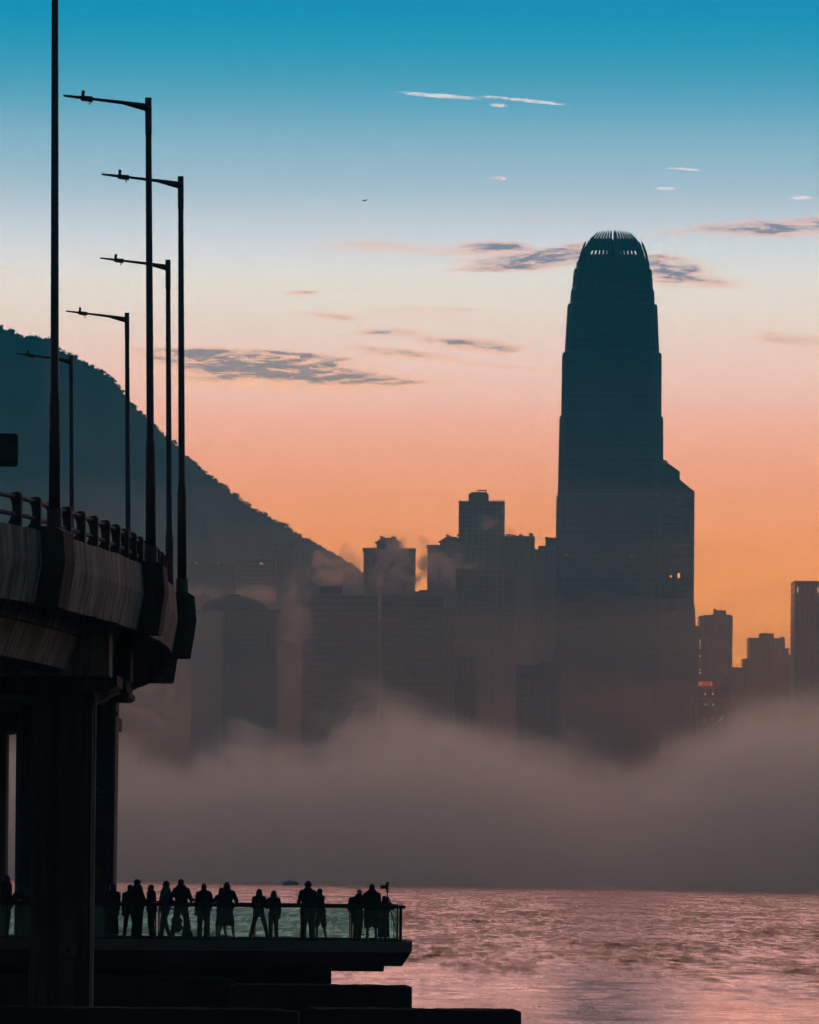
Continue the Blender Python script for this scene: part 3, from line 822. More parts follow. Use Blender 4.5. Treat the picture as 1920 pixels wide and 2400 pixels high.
for (x0_, x1_, py) in ((1637, 1682, 1612), (1637, 1688, 1636.5)):
    x0, z = b.q(x0_, py); x1, _ = b.q(x1_, py); b.add('sign_rail', MB().box(x0, x1, -.95, -.75, z - .25, z + .1), pm('rail_glow', (.3, .12, .08), .6, emit=(1, .3, .15), estr=.16))
for px, py in ((1653, 1627), (1671.5, 1627), (1654, 1651.5), (1672, 1651), (1650, 1687), (1668.5, 1686), (1687.5, 1688), (1692, 1683), (1704, 1703)):
    b.lamp(px, py, .8, 1.0, PALE_L, dy=-.75)
for px in (1653, 1671.5): b.lamp(px, 1620, .5, 3.0, MATS['dim_neon'], dy=-.74, name='lit_pilaster')

# ---- blocks on the hillside
def hillside(px0, px1, ytop, D, label, lights=(), ribs=0, slabm=STONE3):
    b = Building('hillside_block', label, D, (px0 + px1) / 2, cat='apartment block', group='apartment blocks on the hillside')
    b.block(px0, px1, ytop, 20, 0, GLASS2, slabm, 3.3, ribs, 70, slabh=.9)
    for px, py in lights: b.lamp(px, py, .8, .8, WARM_L, dy=-.8)
hillside(440, 556, 1320, 4800, 'long misty block low on the hillside left', [(461, 1320), (512, 1320)], 9)
hillside(570, 646, 1311, 4700, 'misty hillside block with rows of lit floors', [(611, 1320), (615, 1322), (612, 1387)], 0, STONE2)
hillside(603, 690, 1273, 4860, 'upper hillside block half lost against the dark slope', [], 6)
hillside(693, 748, 1297, 4760, 'hillside block right, just under the ridge line', [], 6)
# ------------------------------------------------------------------ the elevated road
ZT = CAMZ + 7.75                      # top of the parapet
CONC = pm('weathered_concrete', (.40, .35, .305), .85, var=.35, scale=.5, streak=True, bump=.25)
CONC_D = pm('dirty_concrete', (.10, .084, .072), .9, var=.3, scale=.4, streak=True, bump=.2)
STEEL = pm('painted_rail_steel', (.09, .075, .07), .65, metal=.2, var=.2, scale=2)
POLE = pm('galvanised_lamp_steel', (.085, .085, .09), .55, metal=.4, var=.15, scale=1.5)
ROADM = pm('road_asphalt', (.05, .05, .05), .9, var=.2, scale=2)
EDGE = [(96, -26.5), (108, -21.6), (120, -17.4), (134, -13.0), (147.2, -9.5), (150.2, -8.9), (160, -7.75), (167.4, -7.25), (178, -6.95), (186, -7.1), (199, -7.65),
        (212.4, -8.6), (233, -10.9), (252.7, -13.9), (290, -21.3), (340, -33), (380, -43)]
def edge_x(D):
    for i in range(len(EDGE) - 1):
        (d0, x0), (d1, x1) = EDGE[i], EDGE[i + 1]
        if D <= d1 or i == len(EDGE) - 2:
            dm, xm = EDGE[max(0, i - 1)]; dp, xp = EDGE[min(len(EDGE) - 1, i + 2)]
            m0 = (x1 - xm) / (d1 - dm) if i else (x1 - x0) / (d1 - d0)
            m1 = (xp - x0) / (dp - d0) if i < len(EDGE) - 2 else (x1 - x0) / (d1 - d0)
            h = d1 - d0; q = max(0, (D - d0) / h)
            return x0 * (2 * q ** 3 - 3 * q * q + 1) + m0 * h * (q ** 3 - 2 * q * q + q) + x1 * (-2 * q ** 3 + 3 * q * q) + m1 * h * (q ** 3 - q * q)
def frame(D):
    p = Vector((edge_x(D), D, 0)); q = Vector((edge_x(D + .2), D + .2, 0)); r_ = Vector((edge_x(D - .2), D - .2, 0))
    tn = (q - r_).normalized()
    return p, tn, Vector((tn.y, -tn.x, 0))           # point, direction, outward normal (to the right)
def off(D, o, z):
    p, tn, n = frame(D); p = p + n * o; return (p.x, p.y, z)
# stations at even arc length
ST = [100.0]
acc = []
D = 100.0
while D < 372:
    p0 = Vector(off(D, 0, 0)); step = 1.0
    d2 = D + .5
    for _ in range(6):
        d2 += (step - (Vector(off(d2, 0, 0)) - p0).length) * .7
    D = d2; ST.append(D)

via = thing('viaduct', 'weathered concrete elevated road curving away on the left above the promenade', 'viaduct', (0, 0, 0))
def sweep(profile, stations):
    rings = [[off(d, o, z) for o, z in profile] for d in stations]
    return MB().loft(rings)
# deck and girder
S2 = ST[::3]
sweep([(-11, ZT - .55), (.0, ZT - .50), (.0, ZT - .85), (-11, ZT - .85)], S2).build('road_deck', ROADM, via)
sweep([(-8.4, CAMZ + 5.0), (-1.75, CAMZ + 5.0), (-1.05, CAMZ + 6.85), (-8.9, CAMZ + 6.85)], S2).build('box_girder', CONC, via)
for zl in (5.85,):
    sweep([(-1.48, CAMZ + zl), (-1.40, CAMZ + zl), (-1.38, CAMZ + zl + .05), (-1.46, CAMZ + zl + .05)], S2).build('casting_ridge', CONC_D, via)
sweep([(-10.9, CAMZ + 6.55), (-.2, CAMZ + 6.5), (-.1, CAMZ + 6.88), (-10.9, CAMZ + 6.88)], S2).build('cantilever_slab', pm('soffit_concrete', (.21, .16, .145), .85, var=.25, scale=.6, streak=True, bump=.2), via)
# fascia: one precast panel per metre
prof = [(.05, ZT), (.24, ZT), (.30, ZT - .75), (.12, CAMZ + 6.04), (-.06, CAMZ + 6.04), (-.06, ZT - .3)]
pan = MB().loft([[(o, y, z) for o, z in prof] for y in (-.478, .478)]).mesh('fascia_panel', CONC)
for a_, b_ in zip(ST, ST[1:]):
    d = (a_ + b_) / 2
    if d < 126 or d > 290: continue
    p, tn, n = frame(d)
    place(pan, 'fascia_panel', via, (p.x, p.y, random.uniform(-.012, .012)), (0, 0, math.atan2(-tn.x, tn.y) + random.uniform(-.006, .006)))
# lamp plinths bulging from the fascia
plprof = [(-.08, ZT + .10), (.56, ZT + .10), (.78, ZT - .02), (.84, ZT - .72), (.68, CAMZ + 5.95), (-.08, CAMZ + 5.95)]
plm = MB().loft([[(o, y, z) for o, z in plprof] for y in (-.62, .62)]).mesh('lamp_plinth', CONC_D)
# railing: cast posts and two rails
postprof = []
for o, z in ((.13, 0), (.13, .76), (.07, .82), (-.10, .80), (-.16, .70), (-.10, .60), (-.07, .44), (-.08, .30), (-.12, .20), (-.17, .10), (-.17, 0)): postprof.append((o, z + ZT))
rp = MB().loft([[(o, y, z) for o, z in postprof] for y in (-.07, .07)]).mesh('railing_post', pm('cast_post_dark', (.06, .052, .048), .7, var=.3, scale=3))
k = 0
for d in ST[1::2]:
    if d < 130 or d > 300: continue
    p, tn, n = frame(d); place(rp, 'railing_post', via, (p.x, p.y, 0), (0, 0, math.atan2(-tn.x, tn.y)))
for zr_, nm in ((.70, 'top_rail'), (.30, 'lower_rail')):
    sd_ = [d for d in ST if 118 < d < 310]
    MB().tube([off(d, -.02, ZT + zr_) for d in sd_], .055, 8).build(nm, STEEL, via)

# piers with crossheads
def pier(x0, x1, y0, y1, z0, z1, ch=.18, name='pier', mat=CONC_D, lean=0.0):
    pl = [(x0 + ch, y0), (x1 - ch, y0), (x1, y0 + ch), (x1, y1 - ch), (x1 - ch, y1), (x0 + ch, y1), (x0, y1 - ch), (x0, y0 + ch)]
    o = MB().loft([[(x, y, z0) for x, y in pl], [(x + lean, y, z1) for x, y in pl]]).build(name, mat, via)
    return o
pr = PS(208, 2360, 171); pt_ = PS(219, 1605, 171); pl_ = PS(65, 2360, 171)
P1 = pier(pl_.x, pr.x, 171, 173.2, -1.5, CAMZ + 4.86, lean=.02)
MB().tube([(pr.x + .07, 171.1, .8), (pt_.x + .05, 171.1, CAMZ + 4.8)], .045, 8).build('downpipe', pm('pale_pipe', (.42, .38, .35), .6), via)
pxp = PS(140, 2240, 170.9); pxq = PS(178, 2214, 170.9)
plate = MB().box(pxp.x, pxq.x, 170.94, 170.985, pxp.z, pxq.z).build('notice_plate', pm('faded_notice', (.17, .16, .15), .7), P1)
cxp, czp = (pxp.x + pxq.x) / 2, (pxp.z + pxq.z) / 2
MB().prism_y([(cxp - .08, czp - .05), (cxp + .08, czp - .05), (cxp, czp + .10)], 170.92, 170.94).build('triangle_mark', pm('black_paint', (.02, .02, .02), .7), plate)
# crosshead A over the first pier (two upstands), with bearings
def cap(x0, x1, y0, y1, z0, z1, drop=.0, name='crosshead', mat=CONC_D):
    return MB().prism_y([(x0, z0), (x1 - drop, z0), (x1, z0 + min(drop * .6, z1 - z0 - .05)), (x1, z1), (x0, z1)], y0, y1).build(name, mat, via)
xa = PS(262, 1500, 168).x
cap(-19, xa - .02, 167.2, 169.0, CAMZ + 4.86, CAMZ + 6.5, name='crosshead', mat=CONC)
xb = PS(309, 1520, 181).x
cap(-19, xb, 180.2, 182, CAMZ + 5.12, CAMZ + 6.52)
cap(-13, PS(285, 1590, 173).x, 170.4, 173.9, CAMZ + 4.55, CAMZ + 4.98, .25, 'bearing_shelf')
xw = PS(228, 1610, 171).x
MB().prism_y([(xw - .1, CAMZ + 4.2), (xw + .55, CAMZ + 4.55), (xw - .1, CAMZ + 4.55)], 171.2, 172.6).build('corbel', CONC, via)
# second pier, painted with a mural
p2r = PS(268, 1660, 205); p2l = PS(222, 1660, 205)
P2x0, P2x1 = p2r.x - 3.1, p2r.x
P2 = pier(P2x0, P2x1, 205, 207.4, -1.5, CAMZ + 5.2, ch=.1, mat=pm('painted_pier_blue', (.035, .06, .085), .8, var=.3, scale=.6), lean=.05)
cap(-18, PS(306, 1640, 205).x, 203.8, 208.4, CAMZ + 5.18, CAMZ + 5.42, .14, 'bearing_shelf')
cap(-18, PS(298, 1630, 205).x, 204.2, 208, CAMZ + 5.42, CAMZ + 6.5)
br = PS(276, 1676, 205); MB().box(P2x1 - .02, br.x, 205.3, 205.5, br.z, br.z + .12).build('bracket', STEEL, via)
# the mural: cloud, raindrops on a dark hill, an orange rounded shape (paint, a few millimetres proud)
def mural(name, px_poly, col, y=204.985, th=.006):
    pts = [PS(a, b_, 205) for a, b_ in px_poly]
    return MB().prism_y([(p.x, p.z) for p in pts], y, y + th).build(name, pm('mural_' + name, col, .8, var=.2, scale=3), P2)
arc = lambda cx, cy, rx, ry, a0, a1, n=12: [(cx + rx * math.cos(R(a0 + (a1 - a0) * i / n)), cy - ry * math.sin(R(a0 + (a1 - a0) * i / n))) for i in range(n + 1)]
mural('sky_band', [(206, 1970), (266, 1970), (267, 1860), (208, 1860)], (.05, .055, .075), 204.993)
mural('cloud_outline', [(207, 1865)] + [(258, 1865), (258, 1856)] + arc(247, 1856, 10, 8, 20, 120, 6) + arc(228, 1850, 15, 12, 40, 160, 8) + [(207, 1846)], (.015, .016, .02), 204.989)
mural('cloud', [(208, 1862), (255, 1862), (255, 1856)] + arc(246, 1857, 8, 6, 20, 120, 6) + arc(227, 1852, 13, 11, 40, 160, 8) + [(208, 1850)], (.075, .075, .09), 204.985)
mural('dark_hill', [(206, 2120), (262, 2120), (265, 1950)] + arc(240, 1958, 26, 14, 20, 160, 8) + [(206, 1985)], (.022, .022, .045), 204.989)
for i, (a, b_) in enumerate(((250, 1965), (228, 1975), (242, 1978), (227, 1992), (241, 1992), (254, 1990), (253, 2003), (234, 2008), (245, 2018), (254, 2030), (255, 2042))):
    mural('raindrop', [(a - 1.5, b_ + 3), (a + 1.2, b_ + 3.2), (a + 2.2, b_ - 4)], (.12, .12, .14), 204.985)
mural('orange_shape', arc(216, 2050, 27, 34, 0, 360, 22)[:-1], (.10, .035, .015), 204.984)
mural('orange_spot', arc(246, 2080, 7, 9, 0, 360, 14)[:-1], (.12, .06, .015), 204.983)
for r0 in (10,): mural('swirl', arc(222, 2048, r0, r0, -40, 200, 12) + list(reversed(arc(222, 2048, r0 - 3, r0 - 3, -40, 200, 12))), (.16, .11, .08), 204.976)
# piers of the far carriageway
x0 = PS(36, 1900, 216).x
pier(x0, x0 + 1.5, 216, 217.6, -1.5, CAMZ + 4.62, .1)
x1 = PS(14, 1900, 224).x
pier(x1 - 2.2, x1, 224, 225.6, -1.5, CAMZ + 4.7, .1)
cap(-20, PS(262, 1560, 218).x, 215.6, 226, CAMZ + 4.6, CAMZ + 5.05)
cap(-24, PS(10, 1500, 158).x - .4, 156, 158, CAMZ + 4.72, CAMZ + 5.02, name='bearing_shelf', mat=CONC)

# ---- lamps
LABELP = ['nearest lamp post on the elevated road, its top above the picture', 'tall lamp post with its arm over the road, second nearest',
          'lamp post on the outermost bulge of the elevated road', 'lamp post just behind the outermost one', 'far lamp post between the tall ones and the signboard',
          'farthest lamp post, arm crossing behind the nearest post']
# foot pixel, top pixel, distance
LAMPS = [((128, 1230), (121, -140), 150.2), ((354, 1313), (348, 231), 167.4), ((427, 1377), (424, 434), 186.5), ((398, 1462), (394, 609), 212.4), ((302, 1500), (298, 735), 233.0), ((170, 1540), (167, 833), 252.7)]
def lamp(i, foot, top, D):
    f0 = PS(*foot, D); t0 = PS(*top, D)
    d_ = min(range(len(ST)), key=lambda k_: (Vector(off(ST[k_], .32, 0)) - Vector((f0.x, f0.y, 0))).length)
    p, tn, n = frame(ST[d_])
    foot_z = ZT + .10
    e = thing('street_lamp', LABELP[i], 'street lamp', (f0.x, D, foot_z), 0, 'lamp posts along the elevated road')
    H = CAMZ + (20.0 if i else 21.6) - foot_z
    lean = Vector((t0.x - f0.x, 0, 0)) / max(1.0, (t0.z - f0.z)) * H if i else Vector((-.12, 0, 0))
    at = lambda z: (lean.x * z / H, 0, z)
    MB().tube([at(0), at(.42)], [.18, .18], 12).build('base_flange', POLE, e)
    MB().tube([at(.0), at(2.85), at(3.15), at(3.2), at(H - .95)], [.135, .132, .112, .100, .078], 12).build('shaft', POLE, e, True)
    MB().tube([at(H - .95), at(H - .93), at(H)], [.090, .087, .087], 12).build('head_sleeve', POLE, e, True)
    MB().box(-.15, -.11, -.05, .05, 1.75, 1.95).build('access_door', POLE, e)
    # arm over the road, rising slightly
    a = Vector((-n.x, -n.y * .2, 0)).normalized() if i else Vector((-1, 0, 0))
    L = [2.2, 2.22, 2.3, 2.25, 2.22, 2.2][i]
    o0 = Vector(at(H - .20))
    pt = lambda s_, dz=0: o0 + a * s_ * L + Vector((0, 0, .235 * s_ + dz))
    MB().tube([o0 + Vector((0, 0, -.1)), pt(.02, -.06), pt(.30, -.005), pt(.68, 0)], [.10, .105, .05, .036], 8).build('arm', POLE, e, True)
    side = Vector((-a.y, a.x, 0))
    def slab(s0, s1, wd, za, zb, zc, zd):
        r_ = []
        for s_, lo, hi in ((s0, za, zb), (s1, zc, zd)):
            c = pt(s_); r_.append([c - side * wd + Vector((0, 0, lo)), c + side * wd + Vector((0, 0, lo)), c + side * wd + Vector((0, 0, hi)), c - side * wd + Vector((0, 0, hi))])
        return MB().loft(r_)
    lum = slab(.655, .79, .11, -.075, .055, -.075, .045).build('luminaire', POLE, e)
    slab(.79, 1.0, .13, -.03, .03, -.015, .015).build('lamp_head', POLE, lum)
    slab(.775, .83, .08, -.075, .0, -.01, .01).build('wedge', POLE, lum)
    c = pt(.775); MB().tube([c + Vector((0, 0, .03)), c + Vector((.015, 0, .19))], .045, 8).build('photocell', POLE, lum)
    for q in (.685, .70):
        c = pt(q); MB().tube([c + Vector((0, 0, -.07)), c + Vector((0, 0, -.16))], .010, 5).build('pin', POLE, lum)
    # plinth below, part of the viaduct
    place(plm, 'lamp_plinth', via, (p.x, p.y, 0), (0, 0, math.atan2(-tn.x, tn.y)))
for i, (f_, t_, D) in enumerate(LAMPS): lamp(i, f_, t_, D)
p, tn, n = frame(139.5); place(plm, 'lamp_plinth', via, (p.x, p.y, 0), (0, 0, math.atan2(-tn.x, tn.y)))

# ---- road sign seen from behind, at the left edge
a_ = PS(42, 1094, 160); b_ = PS(42, 1016, 160)
sg = thing('road_sign', 'dark back of a road sign panel at the left edge above the elevated road', 'road sign', (a_.x - 2.2, 160, ZT - .55))
SIGNM = pm('sign_back_grey', (.06, .062, .065), .6, metal=.2, var=.15, scale=1)
z0, z1 = a_.z - (ZT - .55), b_.z - (ZT - .55)
pl = [(2.2 - 3.2, z0 + .05), (2.2 - 3.15, z0), (2.15, z0), (2.2, z0 + .05), (2.2, z1 - .05), (2.15, z1), (2.2 - 3.15, z1), (2.2 - 3.2, z1 - .05)]
MB().prism_y(pl, 0, .06).build('panel', SIGNM, sg)
for zz_ in (z0 + .15, z1 - .2): MB().box(-.9, 2.1, -.06, 0, zz_, zz_ + .06).build('stiffener', SIGNM, sg)
MB().tube([(.2, -.12, 0), (.2, -.12, z1 - .1)], .08, 10).build('post', POLE, sg)
# ------------------------------------------------------------------ the promenade deck
DF, DB = 194.0, 200.0
DECKZ = CAMZ - 2.36
DARKC = pm('dark_concrete', (.062, .046, .037), .95, var=.35, scale=.5, bump=.3, spec=.08)  # one very dark, matte tone for slab, beams, wall and blocks
EDGEC = pm('deck_edge_concrete', (.20, .19, .18), .8, var=.2, scale=.4)
bw = thing('boardwalk', 'dark promenade deck on concrete supports reaching out over the water', 'boardwalk', (0, 0, 0))
XE = PS(966, 2211, DF).x
XL = -24.0
# deck boards laid across
bd = MB().box(-.072, .072, DF + .12, DB - .12, DECKZ - .10, DECKZ).mesh('board', pm('timber_decking', (.055, .045, .038), .8, var=.3, scale=2))
n_b = 0
x = XE - .30
while n_b < 150:
    place(bd, 'board', bw, (x, 0, 0)); x -= .15; n_b += 1
MB().box(XL, XE - .25, DF + .1, DB - .1, DECKZ - .34, DECKZ - .104).build('deck_slab', DARKC, bw)
def beam(y0, y1, face):
    MB().prism_y([(XL, DECKZ - .30), (XE - .04, DECKZ - .30), (XE, DECKZ - .26), (XE, DECKZ + .03), (XL, DECKZ + .03)], y0, y1).build('edge_kerb', EDGEC, bw)
    MB().prism_y([(XL, DECKZ - .72), (XE - .30, DECKZ - .72), (XE - .03, DECKZ - .304), (XL, DECKZ - .304)], y0 + .06, y1 + .1).build('edge_beam', DARKC, bw)
beam(DF - .05, DF + .12, -1); beam(DB - .12, DB + .05, 1)
MB().box(XE - .17, XE - .005, DF + .125, DB - .125, DECKZ - .25, DECKZ + .03).build('end_kerb', EDGEC, bw)
xs = PS(899, 2280, DF).x
MB().box(XL, xs, DF + .3, DB - .3, DECKZ - .89, DECKZ - .722).build('support_beam', DARKC, bw)
xw = PS(774, 2300, 196).x
wall = MB().box(XL, xw, 195.6, 199, -1.8, DECKZ - .892).build('support_wall', DARKC, bw)
# chalk figures on the wall
for ch_, px in (('4', 333), ('s', 352)):
    cu_ = bpy.data.curves.new('figure', 'FONT'); cu_.body = ch_; cu_.size = .40; cu_.extrude = .002
    to = bpy.data.objects.new('figure', cu_); COL.objects.link(to)
    dg = bpy.context.evaluated_depsgraph_get(); me = bpy.data.meshes.new_from_object(to.evaluated_get(dg)); bpy.data.objects.remove(to)
    me.materials.append(pm('chalk_mark', (.20, .19, .18), .9))
    p = PS(px, 2306, 195.59); place(me, 'chalk_figure', bw, (p.x, 195.59, p.z), (R(90), 0, 0))

# ---- glass railings
gm = bpy.data.materials.new('green_tinted_glass'); gm.use_nodes = True
gn = gm.node_tree.nodes; gn.clear()
go = gn.new('ShaderNodeOutputMaterial'); gt_ = gn.new('ShaderNodeBsdfTransparent'); gg = gn.new('ShaderNodeBsdfGlossy'); gx = gn.new('ShaderNodeMixShader')
gg.inputs['Roughness'].default_value = .08; gg.inputs['Color'].default_value = (.7, .95, .9, 1)
t = NT(gm.node_tree)
gco = gn.new('ShaderNodeTexCoord').outputs['Object']
dirt = t.maprange(t.noise(gco, 3.0, 4, .6), .35, .75)
t.put(gt_.inputs['Color'], t.mix(dirt, (.73, .94, .93, 1), (.69, .90, .89, 1)))
fr = gn.new('ShaderNodeFresnel'); fr.inputs[0].default_value = 1.45
gm.node_tree.links.new(fr.outputs[0], gx.inputs[0]); gm.node_tree.links.new(gt_.outputs[0], gx.inputs[1]); gm.node_tree.links.new(gg.outputs[0], gx.inputs[2])
gm.node_tree.links.new(gx.outputs[0], go.inputs[0])
RAILM = pm('dark_handrail', (.03, .027, .025), .5, metal=.2, var=.2, scale=2)
POSTM = pm('bronze_rail_post', (.035, .032, .03), .45, metal=.4, var=.2, scale=3)
BRIGHTM = pm('post_glint_metal', (.62, .60, .56), .3, metal=.9, var=.2, scale=14)  # bright metal of the added strips that paint the light on the posts
PW = 1.49
def railing(label, xa, n, y, strip=False):
    e = thing('glass_railing', label, 'railing', (xa, y, DECKZ), 0, 'glass railings of the promenade')
    L = n * PW
    pane = MB().box(-PW + .035, -.035, -.008, .008, .07, 1.00).mesh('glass_panel', gm)
    post = MB().box(-.022, .022, -.045, .045, .03, 1.03).mesh('railing_post', POSTM)
    st = MB().box(.030, .052, -.02, .02, .09, .99).mesh('post_glint', BRIGHTM)  # added strip beside a dark post, standing in for its lit edge
    for k in range(n + 1):
        place(post, 'railing_post', e, (-k * PW, 0, 0))
        if strip and k: place(st, 'post_glint', e, (-k * PW, 0, 0))
        if k < n: place(pane, 'glass_panel', e, (-k * PW, 0, 0))
    MB().prism_y([(-L, 1.03), (.10, 1.03), (.13, 1.06), (.13, 1.10), (.10, 1.13), (-L, 1.13)], -.085, .085).build('handrail', RAILM, e)
    MB().box(-L, .03, -.035, .035, 0.032, .07).build('bottom_channel', POSTM, e)
    return e
XR = PS(940, 2200, DF).x
railing('near glass railing of the promenade, facing the camera', XR, 16, DF + .18)
railing('far glass railing of the promenade behind the people', XR - .12, 16, DB - .18, True)
e = thing('glass_railing', 'short end railing closing the tip of the promenade', 'railing', (XR - .02, DF + .3, DECKZ), 0, 'glass railings of the promenade')
pn = MB().box(-.008, .008, .05, 1.30, .07, 1.0).mesh('glass_panel', gm); po = MB().box(-.045, .045, -.022, .022, .03, 1.03).mesh('railing_post', POSTM)
stp = MB().box(-.05, -.03, .04, .06, .09, .99).mesh('post_glint', BRIGHTM)  # same painted glint for the end railing
for k in range(4):
    place(pn, 'glass_panel', e, (0, k * 1.35, 0)); place(po, 'railing_post', e, (0, k * 1.35 + 1.35, 0)); place(stp, 'post_glint', e, (-.03 - .05 * k, k * 1.35 + 1.2, 0))
MB().box(-.085, .085, -.0, 5.25, 1.035, 1.125).build('handrail', RAILM, e)

# ---- rough concrete blocks at the water's edge
def block(name, label, x0, x1, y0, y1, z1, seed, grp='concrete blocks at the foot of the promenade', z0=-1.8):
    nx, ny = 26, 5
    rings = []
    mb = MB()
    rg = random.Random(seed)
    r_ = .10
    top = []
    for j in range(ny + 1):
        row = []
        for i in range(nx + 1):
            u_, v_ = i / nx, j / ny
            x = x0 + (x1 - x0) * u_; y = y0 + (y1 - y0) * v_
            edge = min((x1 - x), (x - x0), .25)
            row.append((x, y, z1 + rg.uniform(-.022, .022) - (.07 if edge < .02 else 0) - .02 * (j in (0, ny))))
        top.append(row)
    w_ = nx + 1
    vs = [p for row in top for p in row]; fs = []
    for j in range(ny):
        for i in range(nx): a = j * w_ + i; fs.append((a, a + 1, a + w_ + 1, a + w_))
    b0 = len(vs); vs += [(x0 - .03, y0 - .03, z0), (x1 + .03, y0 - .03, z0), (x1 + .03, y1 + .03, z0), (x0 - .03, y1 + .03, z0)]
    mids = len(vs)
    fs.append(tuple([b0 + 1, b0] + list(range(0, w_)))[::1])
    fs.append(tuple([b0 + 3, b0 + 2] + [ny * w_ + i for i in range(nx, -1, -1)]))
    fs.append(tuple([b0, b0 + 3] + [j * w_ for j in range(ny, -1, -1)]))
    fs.append(tuple([b0 + 2, b0 + 1] + [j * w_ + nx for j in range(0, ny + 1)]))
    mb.add(vs, fs)
    o = mb.build(name, DARKC)
    bm = bmesh.new(); bm.from_mesh(o.data); bmesh.ops.recalc_face_normals(bm, faces=bm.faces); bm.to_mesh(o.data); bm.free()
    return tag(o, label, 'concrete block', grp)
q = PS(966, 2310, 188)
block('concrete_block', 'long dark concrete block just under the promenade tip', PS(538, 2310, 188).x, q.x, 188, 189.2, q.z, 1)
q = PS(1222, 2367, 165)
block('concrete_block', 'nearest low concrete block with rounded corner, jutting right into the water', PS(712, 2367, 165).x, q.x, 165, 166.2, q.z, 2)
q = PS(700, 2366, 160)
block('concrete_block', 'dark low concrete block in the bottom left corner', -16, q.x, 160, 161.2, q.z, 3)
q = PS(560, 2290, 192)
block('concrete_block', 'dark concrete footing behind the mural pier, under the deck', -18, PS(540, 2300, 190).x, 191.6, 193.2, q.z, 4)
# ------------------------------------------------------------------ people
SKIN = pm('skin', (.30, .19, .14), .6, var=.08, scale=6)
SKIN2 = pm('skin_light', (.40, .27, .20), .6, var=.08, scale=6)
HAIR = pm('black_hair', (.012, .010, .010), .5, var=.2, scale=20)
def cloth(name, col): return pm('cloth_' + name, col, .9, var=.18, scale=9, bump=.2)
BLACK = cloth('black', (.018, .018, .020)); NAVY = cloth('navy', (.020, .024, .040)); GREY = cloth('grey', (.06, .06, .065)); BROWN = cloth('brown', (.045, .032, .026))
BLUE = cloth('pale_blue', (.08, .13, .21)); KHAKI = cloth('khaki', (.075, .065, .05)); DARKG = cloth('dark_grey', (.032, .032, .036)); DENIM = cloth('denim', (.03, .038, .06)); WHITE = cloth('off_white', (.22, .22, .23))
LEATHER = pm('dark_shoe', (.02, .018, .017), .5)

def remeshed(mb, name, mat, parent, voxel=.012, smooth=3):
    me = bpy.data.meshes.new(name); me.from_pydata(mb.v, [], mb.f)
    o = bpy.data.objects.new(name, me); COL.objects.link(o)
    r_ = o.modifiers.new('r', 'REMESH'); r_.mode = 'VOXEL'; r_.voxel_size = voxel; r_.use_smooth_shade = True
    if smooth:
        s_ = o.modifiers.new('s', 'SMOOTH'); s_.factor = .5; s_.iterations = smooth
    dg = bpy.context.evaluated_depsgraph_get(); dg.update()
    m2 = bpy.data.meshes.new_from_object(o.evaluated_get(dg)); bpy.data.objects.remove(o); bpy.data.meshes.remove(me)
    m2.materials.clear(); m2.materials.append(mat); m2.name = name
    for p in m2.polygons: p.use_smooth = True
    return place(m2, name, parent)

def cap_(mb, a, b, ra, rb, n=10):
    a, b = Vector(a), Vector(b)
    mb.tube([a, b], [ra, rb], n); mb.ball(a, ra * .998, n, 6); mb.ball(b, rb * .998, n, 6)

def hand(mb, w, d, up, side):
    """palm and five fingers at wrist w, pointing along d; the thumb leaves the side of the palm"""
    d = Vector(d).normalized(); s_ = d.cross(Vector(up)).normalized() * side; nrm = s_.cross(d).normalized()
    c = w + d * .05
    for k in range(3): mb.ball(w + d * (.02 + .025 * k), (.026, .026, .026), 8, 5)
    cap_(mb, w + d * .03 - s_ * .022, w + d * .085 - s_ * .026, .015, .014, 8); cap_(mb, w + d * .03 + s_ * .022, w + d * .085 + s_ * .026, .015, .014, 8)
    cap_(mb, w + d * .05, w + d * .09, .018, .016, 8)
    for k, L in enumerate((.062, .075, .070, .054)):
        b0 = w + d * .088 + s_ * (-.030 + .020 * k)
        k1 = b0 + d * L * .5 + nrm * -.006; k2 = k1 + d * L * .36 + nrm * -.022
        cap_(mb, b0, k1, .0105, .0100, 7); cap_(mb, k1, k2, .0100, .0088, 7)
    t0 = w + d * .035 - s_ * .028; t1 = t0 + d * .035 - s_ * .026 + nrm * -.008; t2 = t1 + d * .028 - s_ * .006 + nrm * -.012
    cap_(mb, t0, t1, .0125, .0115, 7); cap_(mb, t1, t2, .0115, .0095, 7)

ARMS = {   # elbow and wrist offsets from the shoulder for a right arm (x outwards, y forwards, z up)
    'down': ((.035, -.03, -.29), (.045, .05, -.54)), 'rail': ((.055, .02, -.28), (.0, .26, -.34)), 'chest': ((.06, .03, -.28), (-.10, .26, -.19)),
    'phone': ((.10, .16, -.22), (.06, .30, .02)), 'up': ((.07, .20, -.14), (-.06, .25, .13)), 'pocket': ((.075, -.07, -.28), (.0, .05, -.48)),
    'hip': ((.13, -.06, -.26), (.0, .07, -.44)), 'hold': ((.10, .05, -.28), (.07, .30, -.27)), 'low': ((.08, .08, -.27), (.0, .28, -.44))}

